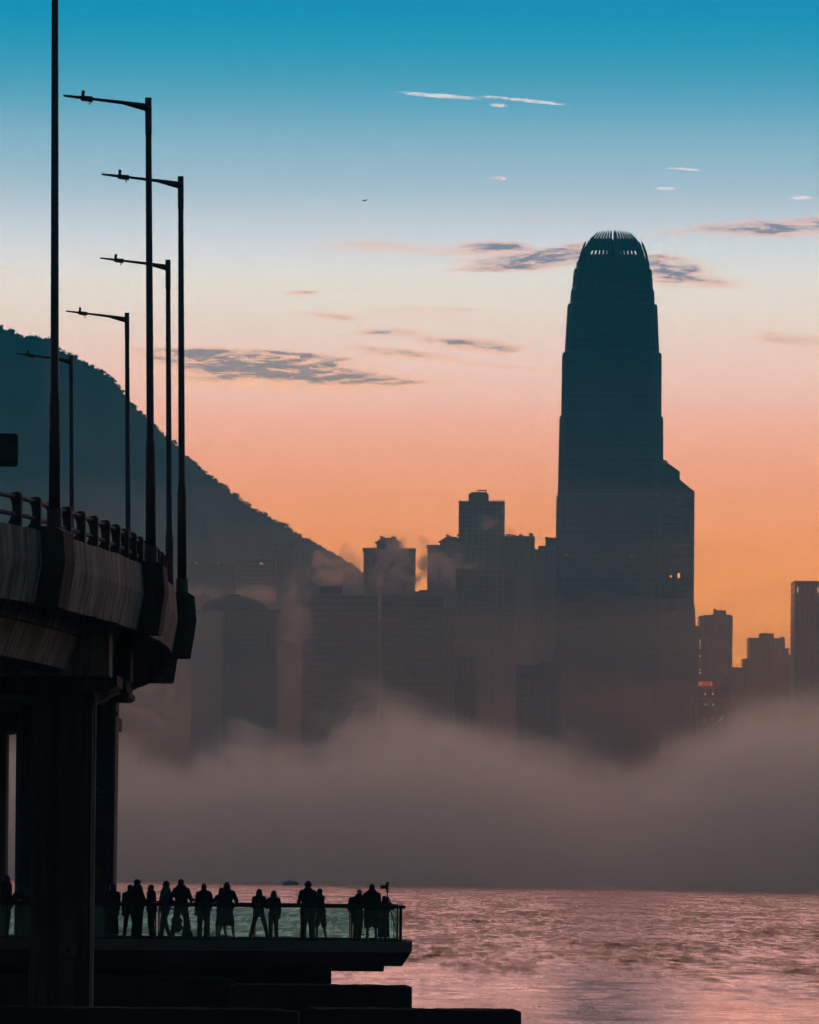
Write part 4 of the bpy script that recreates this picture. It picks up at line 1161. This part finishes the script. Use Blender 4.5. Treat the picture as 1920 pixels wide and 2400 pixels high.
def person(label, px, ytop, D, face=0.0, la='down', ra='down', legs='stand', spread=.10, hair='short', top='shirt', low='trousers',
           tc=BLACK, lc=DARKG, build=1.0, sleeves='long', lean=0.0, bend=0.0, headturn=0.0, skin=SKIN, drop=0.0, loose=1.0, fwd=0.0):
    p = PS(px, 2195, D)
    e = thing('person', label, 'person', (p.x, D, DECKZ), R(face), 'people on the promenade')
    H = (PS(px, ytop, D).z - DECKZ)
    sc = H / (1.725 + drop)
    e.scale = (sc, sc, sc)
    hipz, W = .92, build
    tilt = Matrix.Rotation(R(-bend), 4, 'X') @ Matrix.Rotation(R(lean), 4, 'Y')
    hipc = Vector((0, 0, hipz))
    T = lambda x, y, z: hipc + tilt @ (Vector((x, y, z)) - hipc)      # upper body follows the bend of the trunk
    # legs
    J = {}
    for s_ in (-1, 1):
        hx = .088 * s_
        if legs == 'stand': kn, an = (hx + spread * .45 * s_, .015, .49), (hx + spread * s_ * .8, -.02, .085)
        elif legs == 'stride': kn, an = (hx + spread * .3 * s_, .10 * s_ + .03, .49), (hx + spread * .45 * s_, .20 * s_ - .03, .085)
        elif legs == 'wide': kn, an = (hx + (.10 + spread * .5) * s_, .02, .48), (hx + (.16 + spread) * s_, -.02, .085)
        else: kn, an = (hx, .02, .49), (hx, -.02, .085)
        J[s_] = (Vector((hx, 0, hipz - .02)), Vector(kn), Vector(an))
    SH = {s_: T(.175 * s_ * (.55 + .45 * W), 0, 1.405) for s_ in (-1, 1)}
    EL, WR = {}, {}
    for s_, a in ((-1, la), (1, ra)):
        (ex, ey, ez), (wx, wy, wz) = ARMS[a]
        EL[s_] = SH[s_] + tilt @ Vector((ex * s_, ey, ez)); WR[s_] = SH[s_] + tilt @ Vector((wx * s_, wy, wz))
    hm_ = Matrix.Rotation(R(headturn), 4, 'Z')
    neck = T(0, .0, 1.46)
    HP = lambda x, y, z: neck + hm_ @ (Vector((x, y + fwd, z - 1.46)))
    # body: one continuous surface
    mb = MB()
    for s_ in (-1, 1):
        h_, k_, a_ = J[s_]
        cap_(mb, h_, k_, .082, .056); cap_(mb, k_, a_, .054, .037)
        ft = a_ + Vector((.02 * s_, .14, -.055)); cap_(mb, a_ + Vector((0, -.03, -.045)), ft, .038, .030)
        cap_(mb, SH[s_], EL[s_], .048, .037); cap_(mb, EL[s_], WR[s_], .037, .025)
        hand(mb, WR[s_], WR[s_] - EL[s_], (0, 0, 1), -s_)
    def torso(m_, g=0.0, z0=.93):
        for (x, y, z), (rx, ry, rz) in (((0, .0, 1.27), (.155 * W, .105, .19)), ((0, .01, 1.10), (.140 * W, .10, .16)), ((0, 0, .94), (.155 * W, .110, .12))):
            if z < z0: continue
            c = T(x, y, z); m_.ball(c, (rx + g, ry + g, rz + g * .6), 14, 8)
        cap_(m_, SH[-1] + Vector((.02, 0, -.01)), SH[1] - Vector((.02, 0, .01)), .062 + g, .062 + g)
        cap_(m_, T(0, -.01, 1.42), T(0, -.01, 1.10), .11 * W + g, .115 * W + g, 12)
    torso(mb)
    cap_(mb, T(0, -.01, 1.42), HP(0, .0, 1.53), .058, .052)
    mb.ball(HP(0, .005, 1.605), (.074, .092, .108), 16, 10)
    mb.ball(HP(0, .045, 1.545), (.054, .055, .052), 12, 8)
    cap_(mb, HP(0, .094, 1.612), HP(0, .112, 1.583), .010, .014, 7)
    for s_ in (-1, 1):
        mb.ball(HP(.076 * s_, -.002, 1.592), (.012, .022, .030), 8, 6)
        mb.ball(HP(.028 * s_, .086, 1.625), (.020, .012, .008), 8, 5)
    mb.ball(HP(0, .094, 1.552), (.024, .010, .008), 8, 5)
    remeshed(mb, 'body', skin, e, .0105, 2)
    ey_ = MB()
    for s_ in (-1, 1): ey_.ball(HP(.030 * s_, .088, 1.606), (.011, .008, .008), 8, 5)
    ey_.build('eyes', pm('eye_dark', (.03, .025, .02), .3), e, True)
    # shoes
    for s_ in (-1, 1):
        a_ = J[s_][2]; sh = MB(); cap_(sh, a_ + Vector((0, -.035, -.040)), a_ + Vector((.02 * s_, .155, -.052)), .050, .040); cap_(sh, a_ + Vector((0, -.02, -.03)), a_ + Vector((0, -.01, .0)), .046, .042)
        remeshed(sh, 'shoe', LEATHER, e, .014, 2)
    # lower clothes
    lw = MB()
    if low in ('trousers', 'shorts'):
        lw.ball((0, 0, .94), (.165 * W + .012, .122 * (.5 + .5 * W), .125), 14, 8)
        for s_ in (-1, 1):
            h_, k_, a_ = J[s_]
            if low == 'trousers':
                cap_(lw, h_ + Vector((0, 0, -.0)), k_, .098 * W ** .5 * loose, .074 * loose); cap_(lw, k_, a_ + Vector((0, 0, .02)), .074 * loose, .062 * loose)
            else:
                cap_(lw, h_, k_ + Vector((0, 0, .02)), .105 * W ** .5 * loose, .094 * loose)
        remeshed(lw, low, lc, e, .014, 3)
    elif low in ('skirt', 'coat'):
        rings = []
        zt_, zb_ = (1.06, .42) if low == 'skirt' else (1.30, .14)
        for k in range(8):
            q = k / 7; z = zt_ + (zb_ - zt_) * q; r0 = (.135 + .085 * q if low == 'skirt' else .16 + .06 * q) * W
            c = T(0, 0, z) if z > hipz else Vector((0, 0, z))
            rings.append([c + Vector((r0 * (1 + .05 * math.sin(5 * a + k * .3)) * math.cos(a), r0 * .78 * (1 + .05 * math.cos(4 * a)) * math.sin(a), 0)) for a in [i * math.pi / 10 for i in range(20)]])
        lw.loft(list(reversed(rings)))
        remeshed(lw, low, lc, e, .016, 3)
        if low == 'skirt' and False: pass
    # upper clothes
    up = MB(); torso(up, .030, .90)
    cap_(up, T(0, 0, 1.05), T(0, 0, .93), .130 * W + .03, .135 * W + .034, 12)
    for s_ in (-1, 1):
        cap_(up, SH[s_], EL[s_], .074, .064)
        if sleeves == 'long': cap_(up, EL[s_], EL[s_].lerp(WR[s_], .88), .062, .048)
    if top == 'hood': up.ball(HP(0, -.035, 1.60), (.105, .105, .135), 12, 8); cap_(up, T(0, -.03, 1.40), HP(0, -.03, 1.50), .10, .09)
    remeshed(up, 'jacket' if sleeves == 'long' else 'shirt', tc, e, .014, 3)
    # hair
    hb = MB()
    if hair in ('short', 'cap'):
        hb.ball(HP(0, -.012, 1.630), (.090, .102, .100), 14, 8); hb.ball(HP(0, -.045, 1.585), (.072, .055, .07), 12, 8)
    elif hair == 'thin':
        hb.ball(HP(0, -.020, 1.622), (.078, .086, .088), 14, 8)
    elif hair == 'afro':
        hb.ball(HP(0, -.015, 1.635), (.108, .112, .104), 14, 8)
        rg = random.Random(int(px))
        for _ in range(40):
            v_ = Vector((rg.gauss(0, 1), rg.gauss(-.3, 1), abs(rg.gauss(.3, .8)))).normalized(); hb.ball(HP(0, -.015, 1.635) + Vector((v_.x * .10, v_.y * .104, v_.z * .098)), .022, 6, 4)
    elif hair == 'long':
        hb.ball(HP(0, -.012, 1.632), (.092, .100, .102), 14, 8)
        for k in range(9):
            a = math.pi + math.pi * k / 8; x, y = math.cos(a) * .078, math.sin(a) * .082
            cap_(hb, HP(x, y * .9, 1.60), HP(x * 1.25, y * 1.05 - .02, 1.34), .036, .030, 7); cap_(hb, HP(x * 1.25, y * 1.05 - .02, 1.34), HP(x * 1.12, y * 1.0 - .035, 1.20 + .02 * (k % 3)), .030, .014, 7)
    if hb.v: remeshed(hb, 'hair', HAIR, e, .012, 2)
    if hair == 'cap':
        cb = MB(); cb.ball(HP(0, -.005, 1.650), (.092, .104, .085), 14, 8); cb.loft([[HP(x, .07 + y, 1.655 + z) for x, y, z in ((-.07, 0, 0), (.07, 0, 0), (.07, 0, .012), (-.07, 0, .012))], [HP(x, .19 + y, 1.640 + z) for x, y, z in ((-.045, 0, 0), (.045, 0, 0), (.045, 0, .010), (-.045, 0, .010))]])
        remeshed(cb, 'cap', BLACK, e, .010, 1)
    bpy.context.view_layer.update()
    M = e.matrix_world.copy()
    return e, (lambda v: M @ Vector(v)), WR, SH, T, HP

pe = {}
pe['edge'] = person('person in a dark coat half hidden by the mural pier', 261, 2070, 197.4, 8, 'down', 'down', hair='long', low='coat', tc=BLACK, lc=BLACK, lean=4, build=1.05)
pe['short'] = person('shorter person squeezed behind the man in the baseball cap', 304, 2073, 198.6, 0, 'down', 'rail', hair='short', tc=BLACK, lc=BLACK, build=1.05)
pe['cap'] = person('broad man in a baseball cap turned right, wide trousers', 321, 2061, 197.3, -62, 'pocket', 'low', 'stand', .12, hair='cap', tc=BLACK, lc=DARKG, build=1.38, loose=1.35)
pe['left1'] = person('man facing left with both hands held out over the rail', 355, 2072, 197.8, 78, 'hold', 'hold', 'stand', .02, hair='thin', tc=BLACK, lc=BLACK, build=1.12, bend=3, loose=1.15)
pe['blue'] = person('man in a pale blue shirt looking left', 386, 2064, 197.1, 66, 'rail', 'rail', 'stride', .10, hair='short', tc=BLUE, lc=DARKG, build=1.10, sleeves='short', bend=-3, skin=SKIN2)
pe['photo'] = person('broad man with legs apart holding a camera at waist height', 424, 2060, 196.9, -28, 'hip', 'hold', 'wide', .03, hair='short', tc=BLACK, lc=DARKG, build=1.32, headturn=-14, loose=1.12)
pe['upright'] = person('man standing upright with his back to the camera, right of the pushchair', 477, 2071, 197.2, 4, 'down', 'pocket', 'stand', .05, hair='short', tc=BLACK, lc=DARKG, build=1.14, loose=1.2)
pe['phone'] = person('girl in a skirt raising a phone on her left', 518, 2080, 198.2, 40, 'phone', 'down', 'stand', .14, hair='long', tc=BLACK, lc=BLACK, low='skirt', build=.98)
pe['longhair'] = person('tall long-haired woman in a skirt beside the girl with the phone', 531, 2067, 196.9, -10, 'down', 'hip', 'stand', .18, hair='long', tc=DARKG, lc=BLACK, low='skirt', build=1.12)
pe['stance'] = person('long-haired woman standing with legs wide apart', 607, 2083, 197.1, -14, 'chest', 'chest', 'wide', .05, hair='long', tc=BLACK, lc=GREY, build=1.02)
pe['second'] = person('smaller long-haired woman right of the one with legs apart', 641, 2087, 197.6, 12, 'chest', 'down', 'stand', .02, hair='long', tc=BLACK, lc=DARKG, build=.98, loose=1.1)
pe['tall'] = person('tall man with bushy hair and grey shirt seen from behind', 721, 2066, 197.0, 5, 'pocket', 'down', 'stand', .06, hair='afro', tc=DARKG, lc=BLACK, build=1.18, sleeves='short', loose=1.35)
pe['shorts'] = person('person in shorts leaning left with arms raised to the face', 752, 2082, 197.5, 52, 'up', 'up', 'wide', .0, hair='short', tc=BLACK, lc=DARKG, low='shorts', build=1.0, sleeves='short', lean=-4, bend=4)
pe['pack'] = person('bald man wearing a backpack and facing right', 838, 2083, 197.0, -58, 'pocket', 'low', 'stand', .0, hair='none', tc=BLACK, lc=BROWN, build=1.16, bend=6, loose=1.5)
pe['wide'] = person('stout man in long shorts beside the tripod', 871, 2072, 196.9, -6, 'chest', 'down', 'stand', .06, hair='short', tc=BLACK, lc=BLACK, low='shorts', build=1.36, loose=1.35)
pe['hood'] = person('hooded person in a long coat stooping behind the tripod', 899, 2099, 197.5, -18, 'up', 'up', 'stand', .0, hair='none', top='hood', tc=BLACK, lc=BLACK, low='coat', build=1.1, bend=12)
pe['farleft'] = person('man in profile in the gap between the left piers', 15, 2051, 196.6, -75, 'rail', 'rail', 'stand', .05, hair='short', tc=BLACK, lc=BLACK, build=1.2)
pe['farleft2'] = person('person in the shadow of the big pier, right of the man in the gap', 47, 2074, 197.4, 20, 'rail', 'rail', 'stand', .05, hair='short', tc=BLACK, lc=BLACK, build=1.15)

# ---- what they carry
CAMM = pm('camera_black', (.015, .015, .016), .45)
def camera_body(e_name, label, loc, rz, s=1.0):
    c = thing('camera', label, 'camera', loc, rz)
    c.scale = (s, s, s)
    MB().box(-.07, .07, -.035, .035, -.045, .045).build('body', CAMM, c)
    MB().prism_y([(-.03, .045), (.03, .045), (.018, .078), (-.018, .078)], -.03, .035).build('viewfinder', CAMM, c)
    MB().tube([(0, .03, 0), (0, .09, 0), (0, .095, 0), (0, .15, 0)], [.038, .038, .045, .045], 14).build('lens', CAMM, c)
    MB().tube([(.045, 0, .045), (.045, 0, .058)], .012, 10).build('shutter_dial', CAMM, c)
    return c
e, M, WR, SH, T, HP = pe['photo']
camera_body('camera', 'black camera held by the broad man with legs apart', M(WR[1] + Vector((.0, .11, .015))), R(-90), 1.05)
def slab_phone(label, loc, rz):
    o = MB().box(-.036, .036, -.004, .004, -.075, .075).build('phone', CAMM, None, False, loc, (R(8), 0, rz)); return tag(o, label, 'phone')
e, M, WR, SH, T, HP = pe['phone']; slab_phone('phone held up by the girl in the skirt', M(WR[-1] + Vector((0, .05, .10))), R(20))
e, M, WR, SH, T, HP = pe['shorts']; slab_phone('phone held before the face of the person in shorts', M((WR[-1] + WR[1]) / 2 + Vector((0, .09, .05))), R(52))
# backpack
e, M, WR, SH, T, HP = pe['pack']
bp_ = thing('backpack', 'round dark backpack on the bald man', 'backpack', M(T(0, -.24, 1.16)), R(-58))
rb = MB(); rb.ball((0, 0, 0), (.17, .13, .26), 14, 10); rb.ball((0, -.05, -.07), (.14, .11, .15), 12, 8); rb.ball((0, -.01, .18), (.12, .09, .08), 12, 8)
remeshed(rb, 'bag', BLACK, bp_, .016, 3)
for s_ in (-1, 1): MB().tube([(.10 * s_, .06, .22), (.11 * s_, .16, .27), (.12 * s_, .30, .20), (.12 * s_, .33, .0), (.11 * s_, .12, -.18)], .018, 7).build('strap', BLACK, bp_)
# tripod with camera
tp = PS(907, 2200, 196.6)
ap = PS(909, 2090, 196.6)
tri = thing('tripod', 'tall black tripod at the tip of the promenade', 'tripod', (tp.x, 196.6, DECKZ))
Hh = ap.z - DECKZ
TRI = pm('tripod_black', (.016, .016, .017), .4, metal=.3)
for fx, fy in ((.36, -.12), (-.30, -.14), (-.02, .42)):
    MB().tube([(0, 0, Hh - .22), (fx * .5, fy * .5, (Hh - .22) * .52), (fx * .52, fy * .52, (Hh - .22) * .5), (fx, fy, 0)], [.022, .020, .015, .012], 8).build('leg', TRI, tri)
MB().tube([(0, 0, Hh - .45), (0, 0, Hh - .0)], .018, 8).build('centre_column', TRI, tri)
MB().ball((0, 0, Hh - .20), (.06, .06, .055), 12, 8).build('spider', TRI, tri, True)
MB().ball((0, 0, Hh + .02), (.042, .042, .05), 12, 8).build('ball_head', TRI, tri, True)
MB().tube([(.0, 0, Hh + .02), (.09, -.03, Hh - .02)], .012, 7).build('pan_handle', TRI, tri)
MB().box(-.04, .04, -.04, .04, Hh + .06, Hh + .085).build('mounting_plate', TRI, tri)
cam_t = camera_body('camera', 'camera with long lens on top of the tripod', (tp.x, 196.6, DECKZ + Hh + .085 + .062), R(75), 1.38)
MB().box(.02, .075, -.03, .03, .045, .115).build('flash_unit', CAMM, cam_t)
bgp = thing('camera_bag', 'dark camera bag hanging from the tripod', 'bag', (tp.x - .06, 196.5, DECKZ + Hh - .55))
rb = MB(); rb.ball((0, 0, 0), (.15, .11, .17), 12, 8); rb.ball((.03, 0, .12), (.12, .09, .08), 12, 8); remeshed(rb, 'bag', BLACK, bgp, .016, 2)
MB().tube([(-.08, 0, .12), (.0, .03, .34), (.06, .06, .33), (.10, 0, .12)], .012, 6).build('strap', BLACK, bgp)
# folding stool
sp = PS(858, 2200, 196.9)
stl = thing('folding_stool', 'small folding stool on the deck left of the stout man', 'stool', (sp.x, 196.9, DECKZ))
MB().box(-.13, .13, -.11, .11, .20, .225).build('seat', BLACK, stl)
for sx in (-1, 1):
    for sy in (-1, 1): MB().tube([(.11 * sx, .09 * sy, .20), (-.07 * sx, .09 * sy, .0)], .009, 6).build('leg', TRI, stl)
# pushchair beside the broad photographer
wp = PS(412, 2200, 197.6)
pc = thing('pushchair', 'dark pushchair with curved handle behind the broad man with the camera', 'pushchair', (wp.x, 197.6, DECKZ))
def wheel(x, y, r_, nm='wheel'):
    o = MB(); n = 20
    for k in range(n):
        a, b_ = 2 * math.pi * k / n, 2 * math.pi * (k + 1) / n
        o.loft([[(x + sx, y + (r_ + sr) * math.cos(q), r_ + (r_ + sr) * math.sin(q)) for sx, sr in ((-.015, -.03), (.015, -.03), (.015, 0), (-.015, 0))] for q in (a, b_)], cap=False)
    for k in range(6):
        a = math.pi * k / 3; o.tube([(x, y, r_), (x, y + (r_ - .02) * math.cos(a), r_ + (r_ - .02) * math.sin(a))], .006, 5)
    return o.build(nm, TRI, pc)
for x, y in ((-.20, 0), (.24, 0), (-.16, .62), (.20, .62)): wheel(x, y, .13)
for x in (-.20, .24):
    MB().tube([(x, 0, .13), (x - .13 * (1 if x < 0 else -.15), .05, .36), (x - .11 * (1 if x < 0 else -.1), .0, .60), (x - .02, -.10, .80), (x + .02, -.18, .93)], .020, 8).build('frame', TRI, pc)
MB().tube([(-.18, -.18, .93), (.26, -.18, .93)], .022, 8).build('handle', TRI, pc)
rb = MB(); rb.ball((.02, .22, .36), (.19, .24, .16), 12, 8); rb.ball((.02, .08, .55), (.18, .12, .18), 12, 8); remeshed(rb, 'seat', BLACK, pc, .018, 3)
bg2 = PS(439, 2200, 196.7)
dp = thing('holdall', 'lumpy dark holdall on the deck beside the pushchair', 'bag', (bg2.x, 196.7, DECKZ))
rb = MB(); rb.ball((0, 0, .16), (.17, .15, .165), 12, 8); rb.ball((-.05, .02, .33), (.11, .11, .14), 12, 8); rb.ball((.10, 0, .10), (.10, .12, .10), 12, 8); remeshed(rb, 'bag', BLACK, dp, .018, 2)
MB().tube([(-.10, 0, .42), (-.05, 0, .52), (.02, 0, .42)], .012, 6).build('handle', BLACK, dp)
# ------------------------------------------------------------------ boat and aeroplane
bp0 = PS(681, 2080.5, 1925)
bt = thing('work_boat', 'small grey blunt-ended work boat far out on the water', 'boat', (bp0.x, 1925, 0))
bt.scale = (1.16, 1.16, 1.35)
HULL = pm('boat_grey_paint', (.55, .47, .43), .7, var=.2, scale=1)
hl = MB(); rings = []
for z, k, kb in ((-.25, .80, .8), (.25, .97, .95), (.62, 1.0, 1.0), (.80, .96, .96)):
    rings.append([(2.12 * k * (abs(math.cos(a)) ** .35) * (1 if math.cos(a) > 0 else -1), .95 * kb * (abs(math.sin(a)) ** .6) * (1 if math.sin(a) > 0 else -1), z) for a in [i * math.pi / 12 for i in range(24)]])
hl.loft(rings); hl.build('hull', HULL, bt, True)
MB().box(-.85, 1.2, -.5, .5, .78, .98).build('deck_cover', HULL, bt)
MB().box(-.65, -.2, -.3, .3, .98, 1.28).build('wheelhouse', HULL, bt)
MB().tube([(-.42, 0, 1.28), (-.42, 0, 1.75)], .04, 6).build('mast', HULL, bt)
MB().tube([(1.2, -.8, .55), (1.2, -1.0, .35), (1.2, -.9, .15)], .10, 8).build('fender', pm('black_rubber', (.02, .02, .02), .8), bt)

pp = P(768, 422, 24000)
pl = thing('aeroplane', 'tiny aeroplane crossing the pale blue sky', 'aeroplane', pp, R(8))
PLM = pm('aeroplane_paint', (.05, .055, .06), .6)
pl.scale = (1.15, 1.15, 1.7)
MB().tube([(-8, 0, -.4), (-7.4, 0, -.2), (-6, 0, 0), (5, 0, .1), (8, 0, .9)], [.15, .8, 1.1, 1.1, .3], 12).build('fuselage', PLM, pl, True)
for s_ in (-1, 1):
    MB().loft([[(-1.8, .9 * s_, -.6), (2.2, .9 * s_, -.6), (2.2, .9 * s_, -.2), (-1.8, .9 * s_, -.2)], [(3.2, 10 * s_, .5), (4.6, 10 * s_, .5), (4.6, 10 * s_, .65), (3.2, 10 * s_, .65)]]).build('wing', PLM, pl)
    MB().tube([(-1.5, 3.6 * s_, -1.0), (1.6, 3.6 * s_, -1.0)], .75, 10).build('engine', PLM, pl)
    MB().loft([[(6.0, .2 * s_, .9), (7.8, .2 * s_, .9), (7.8, .2 * s_, 1.1), (6.0, .2 * s_, 1.1)], [(7.4, 3.6 * s_, 1.2), (8.3, 3.6 * s_, 1.2), (8.3, 3.6 * s_, 1.3), (7.4, 3.6 * s_, 1.3)]]).build('tailplane', PLM, pl)
MB().prism_y([(5.4, .8), (7.9, .8), (9.2, 4.6), (7.8, 4.6)], -.12, .12).build('tail_fin', PLM, pl)
# ------------------------------------------------------------------ air: even haze, the fog bank on the harbour, mist between the towers
def volume_box(name, lo, hi, mat, kind='stuff'):
    x0, y0, z0 = lo; x1, y1, z1 = hi
    me = bpy.data.meshes.new(name)
    me.from_pydata([(x, y, z) for z in (z0, z1) for y in (y0, y1) for x in (x0, x1)], [],
                   [(0, 2, 3, 1), (4, 5, 7, 6), (0, 1, 5, 4), (2, 6, 7, 3), (0, 4, 6, 2), (1, 3, 7, 5)])
    me.materials.append(mat)
    o = bpy.data.objects.new(name, me); COL.objects.link(o); o['kind'] = kind
    return o

def vol_mat(name, color, density=None, g=0.0, step=1.0, absorb=(0, 0, 0, 1)):
    m = bpy.data.materials.new(name); m.use_nodes = True
    n, l = m.node_tree.nodes, m.node_tree.links
    n.clear()
    out = n.new('ShaderNodeOutputMaterial')
    pv = n.new('ShaderNodeVolumePrincipled')
    pv.inputs['Color'].default_value = color
    pv.inputs['Anisotropy'].default_value = g
    pv.inputs['Absorption Color'].default_value = absorb
    l.new(pv.outputs[0], out.inputs['Volume'])
    if density is not None: pv.inputs['Density'].default_value = density
    m.cycles.volume_step_rate = step
    return m, pv

hm, hpv = vol_mat('evening_haze', (0.02, 0.70, 0.99, 1), 1.95e-4, g=0.0, absorb=(1, 1, 1, 1))
haze = volume_box('haze', (-4000, -400, -3.0), (4000, 6500, 600), hm)
haze['label'] = 'thin blue evening haze over the whole harbour'; haze['category'] = 'haze'

fm, fpv = vol_mat('fog_bank', (0.82, 0.94, 0.89, 1), g=0.75, step=0.30)
t = NT(fm.node_tree)
tco = t.n.new('ShaderNodeTexCoord').outputs['Object']
px, py, pz = t.sep(tco)
fc = t.n.new('ShaderNodeFloatCurve')
cv_ = fc.mapping.curves[0]
prof = [(-200, 44), (-130, 43), (-97, 41), (-64, 40), (-41, 43), (-25, 48), (-10, 52), (6, 53), (21, 49), (37, 42), (53, 36), (68, 33),
        (84, 40), (92, 46), (107, 53), (123, 57), (140, 59), (200, 52)]
pts = [((x + 200) / 400.0, z / 80.0) for x, z in prof]
cv_.points[0].location = pts[0]; cv_.points[1].location = pts[-1]
for p in pts[1:-1]: cv_.points.new(*p)
fc.mapping.update()
t.put(fc.inputs['Value'], t.m('DIVIDE', t.m('ADD', px, 200.0), 400.0, clamp=True))
top = t.m('MULTIPLY', fc.outputs[0], 80.0)
nz = t.noise(t.vm('MULTIPLY', tco, (1, .14, 1.1)), 0.026, 6, .66, .5)
top = t.m('ADD', top, t.m('MULTIPLY', t.m('SUBTRACT', nz, .5), 66.0))
back_rise = t.m('MULTIPLY', t.m('SUBTRACT', py, 2000.0), 0.008)
body = t.maprange(t.m('SUBTRACT', t.m('ADD', top, back_rise), pz), -6.0, 17.0)
fronty = t.m('SUBTRACT', py, t.m('ADD', 1850.0, t.m('MULTIPLY', px, -1.9)))
fade = t.maprange(fronty, -30.0, 60.0)
curl = t.noise(t.vm('MULTIPLY', tco, (1, .10, 1.7)), 0.060, 5, .66, 1.0)
body = t.m('MULTIPLY', body, t.maprange(curl, .30, .70, .15, 1.85))
t.put(fpv.inputs['Density'], t.m('MULTIPLY', t.m('MULTIPLY', body, fade), 0.0075))
fog = volume_box('fog_bank', (-420, 1480, -1.5), (420, 2650, 100), fm)
fog['label'] = 'low pinkish grey fog bank lying on the harbour water'; fog['category'] = 'fog'


# mist between the towers: layers of even mist with rolling tops, thinner with height
def outward(o):
    bm = bmesh.new(); bm.from_mesh(o.data); bmesh.ops.recalc_face_normals(bm, faces=bm.faces); bm.to_mesh(o.data); bm.free()
    return o
def mist_layer(name, z_top, amp, dens, seed, y0=3050, y1=5040, x0=-460, x1=520):
    m, pv = vol_mat(name + '_air', (1.0, 0.85, 0.58, 1), dens, g=0.7)
    nx, ny = 40, 22
    v, f = [], []
    for j in range(ny + 1):
        for i in range(nx + 1):
            x = x0 + (x1 - x0) * i / nx; y = y0 + (y1 - y0) * j / ny
            h = noise.fractal(Vector((x * .009, y * .004, seed * 7.3)), 1.0, 2.0, 3)
            v.append((x, y, z_top + amp * h))
    b = len(v)
    v += [(x, y, -1.6) for (x, y, z) in v]
    w_ = nx + 1
    for j in range(ny):
        for i in range(nx):
            a = j * w_ + i
            f.append((a, a + 1, a + w_ + 1, a + w_)); f.append((b + a, b + a + w_, b + a + w_ + 1, b + a + 1))
    for i in range(nx):
        f.append((i + 1, i, b + i, b + i + 1)); a = ny * w_ + i; f.append((a, a + 1, b + a + 1, b + a))
    for j in range(ny):
        a = j * w_; f.append((a, a + w_, b + a + w_, b + a)); a = j * w_ + nx; f.append((a + w_, a, b + a, b + a + w_))
    me = bpy.data.meshes.new(name); me.from_pydata(v, [], f); me.materials.append(m)
    for p in me.polygons: p.use_smooth = True
    o = bpy.data.objects.new(name, me); COL.objects.link(o); o['kind'] = 'stuff'
    o['category'] = 'mist'
    return outward(o)
for i, (zt, amp, dn) in enumerate([(62, 22, 4.8e-4), (105, 26, 3.2e-4), (150, 26, 2.6e-4), (200, 26, 1.6e-4), (250, 24, .7e-4), (295, 20, .2e-4)]):
    o = mist_layer('city_mist', zt, amp, dn, i, 3050 + i * 13, 5040 - i * 9, -460 - i * 7, 520 + i * 7)
    o['label'] = 'layer of thin grey mist reaching %s between the skyscrapers' % ['the podiums', 'the low roofs', 'the middle floors', 'the upper floors', 'the shoulder of the tallest tower', 'high up the tallest tower'][i]

# ---- wisps and steam that hang round single towers
wmat, wpv = vol_mat('wisp_air', (0.90, 0.95, 0.93, 1), g=0.7, step=0.7)
t = NT(wmat.node_tree)
oc = t.n.new('ShaderNodeTexCoord').outputs['Object']; gp = t.n.new('ShaderNodeNewGeometry').outputs['Position']
oi = t.n.new('ShaderNodeObjectInfo')
ln = t.n.new('ShaderNodeVectorMath'); ln.operation = 'LENGTH'; t.put(ln.inputs[0], oc)
soft = t.maprange(ln.outputs['Value'], 1.0, .25)
nn = t.noise(t.vm('MULTIPLY', gp, (1, .6, 1)), 0.050, 6, .64, 1.0)
rgbs = t.n.new('ShaderNodeSeparateColor'); t.put(rgbs.inputs[0], oi.outputs['Color'])
t.put(wpv.inputs['Density'], t.m('MULTIPLY', t.m('MULTIPLY', soft, t.maprange(nn, .44, .64)), t.m('MULTIPLY', rgbs.outputs[0], .30)))
ball_me = MB().ball((0, 0, 0), 1.0, 16, 10).mesh('mist_wisp', wmat, True)
outward(type('T', (), {'data': ball_me})())
def wisp(label, dx_, dy_, D, rx, rz, dens, ry=20.0, slant=0.0):
    k = K / FPX * D
    o = place(ball_me, 'mist_wisp', None, P(dx_, dy_, D), (0, slant, 0), (rx * k, ry, rz * k))
    o.color = (dens, 0, 0, 1); o['kind'] = 'stuff'; tag(o, label, 'mist', 'wisps of mist among the towers')
wisp('puff of mist round the gabled tower in the gap', 845, 1185, 4440, 95, 80, .62)
wisp('wisp of mist over the lower end of the ridge', 705, 1190, 4700, 95, 62, .40)
wisp('pale streak of mist above the domed roof', 505, 1252, 3880, 150, 30, .42)
wisp('mist drifting across the second gabled tower', 950, 1195, 4480, 75, 60, .42)
wisp('smoky wisp crossing the slim apartment tower', 1030, 1108, 4560, 70, 26, .40, 14, .25)
wisp('small puff of mist right of the slim apartment tower', 1190, 1195, 4330, 45, 22, .35)
wisp('tall bank of mist right of the round-windowed tower', 622, 1350, 3800, 48, 190, .34)
wisp('bank of mist left of the round-windowed tower', 320, 1500, 3760, 120, 130, .26)
# the steam column
cm, cpv = vol_mat('steam_air', (0.90, 0.95, 0.93, 1), 0.10, g=0.7)
k = K / FPX * 3800.0
pts = [P(803, 1520, 3800.0), P(802, 1400, 3800.0), P(800, 1300, 3800.0), P(799, 1240, 3800.0), P(802, 1205, 3800.0)]
st_ = MB().tube(pts, [1.4, 1.3, 1.3, 1.7, 3.0], 12).build('steam_plume', cm, None, True)
outward(st_)
tag(st_, 'thin pale column of steam rising between the two dark office blocks', 'steam', kind='stuff')
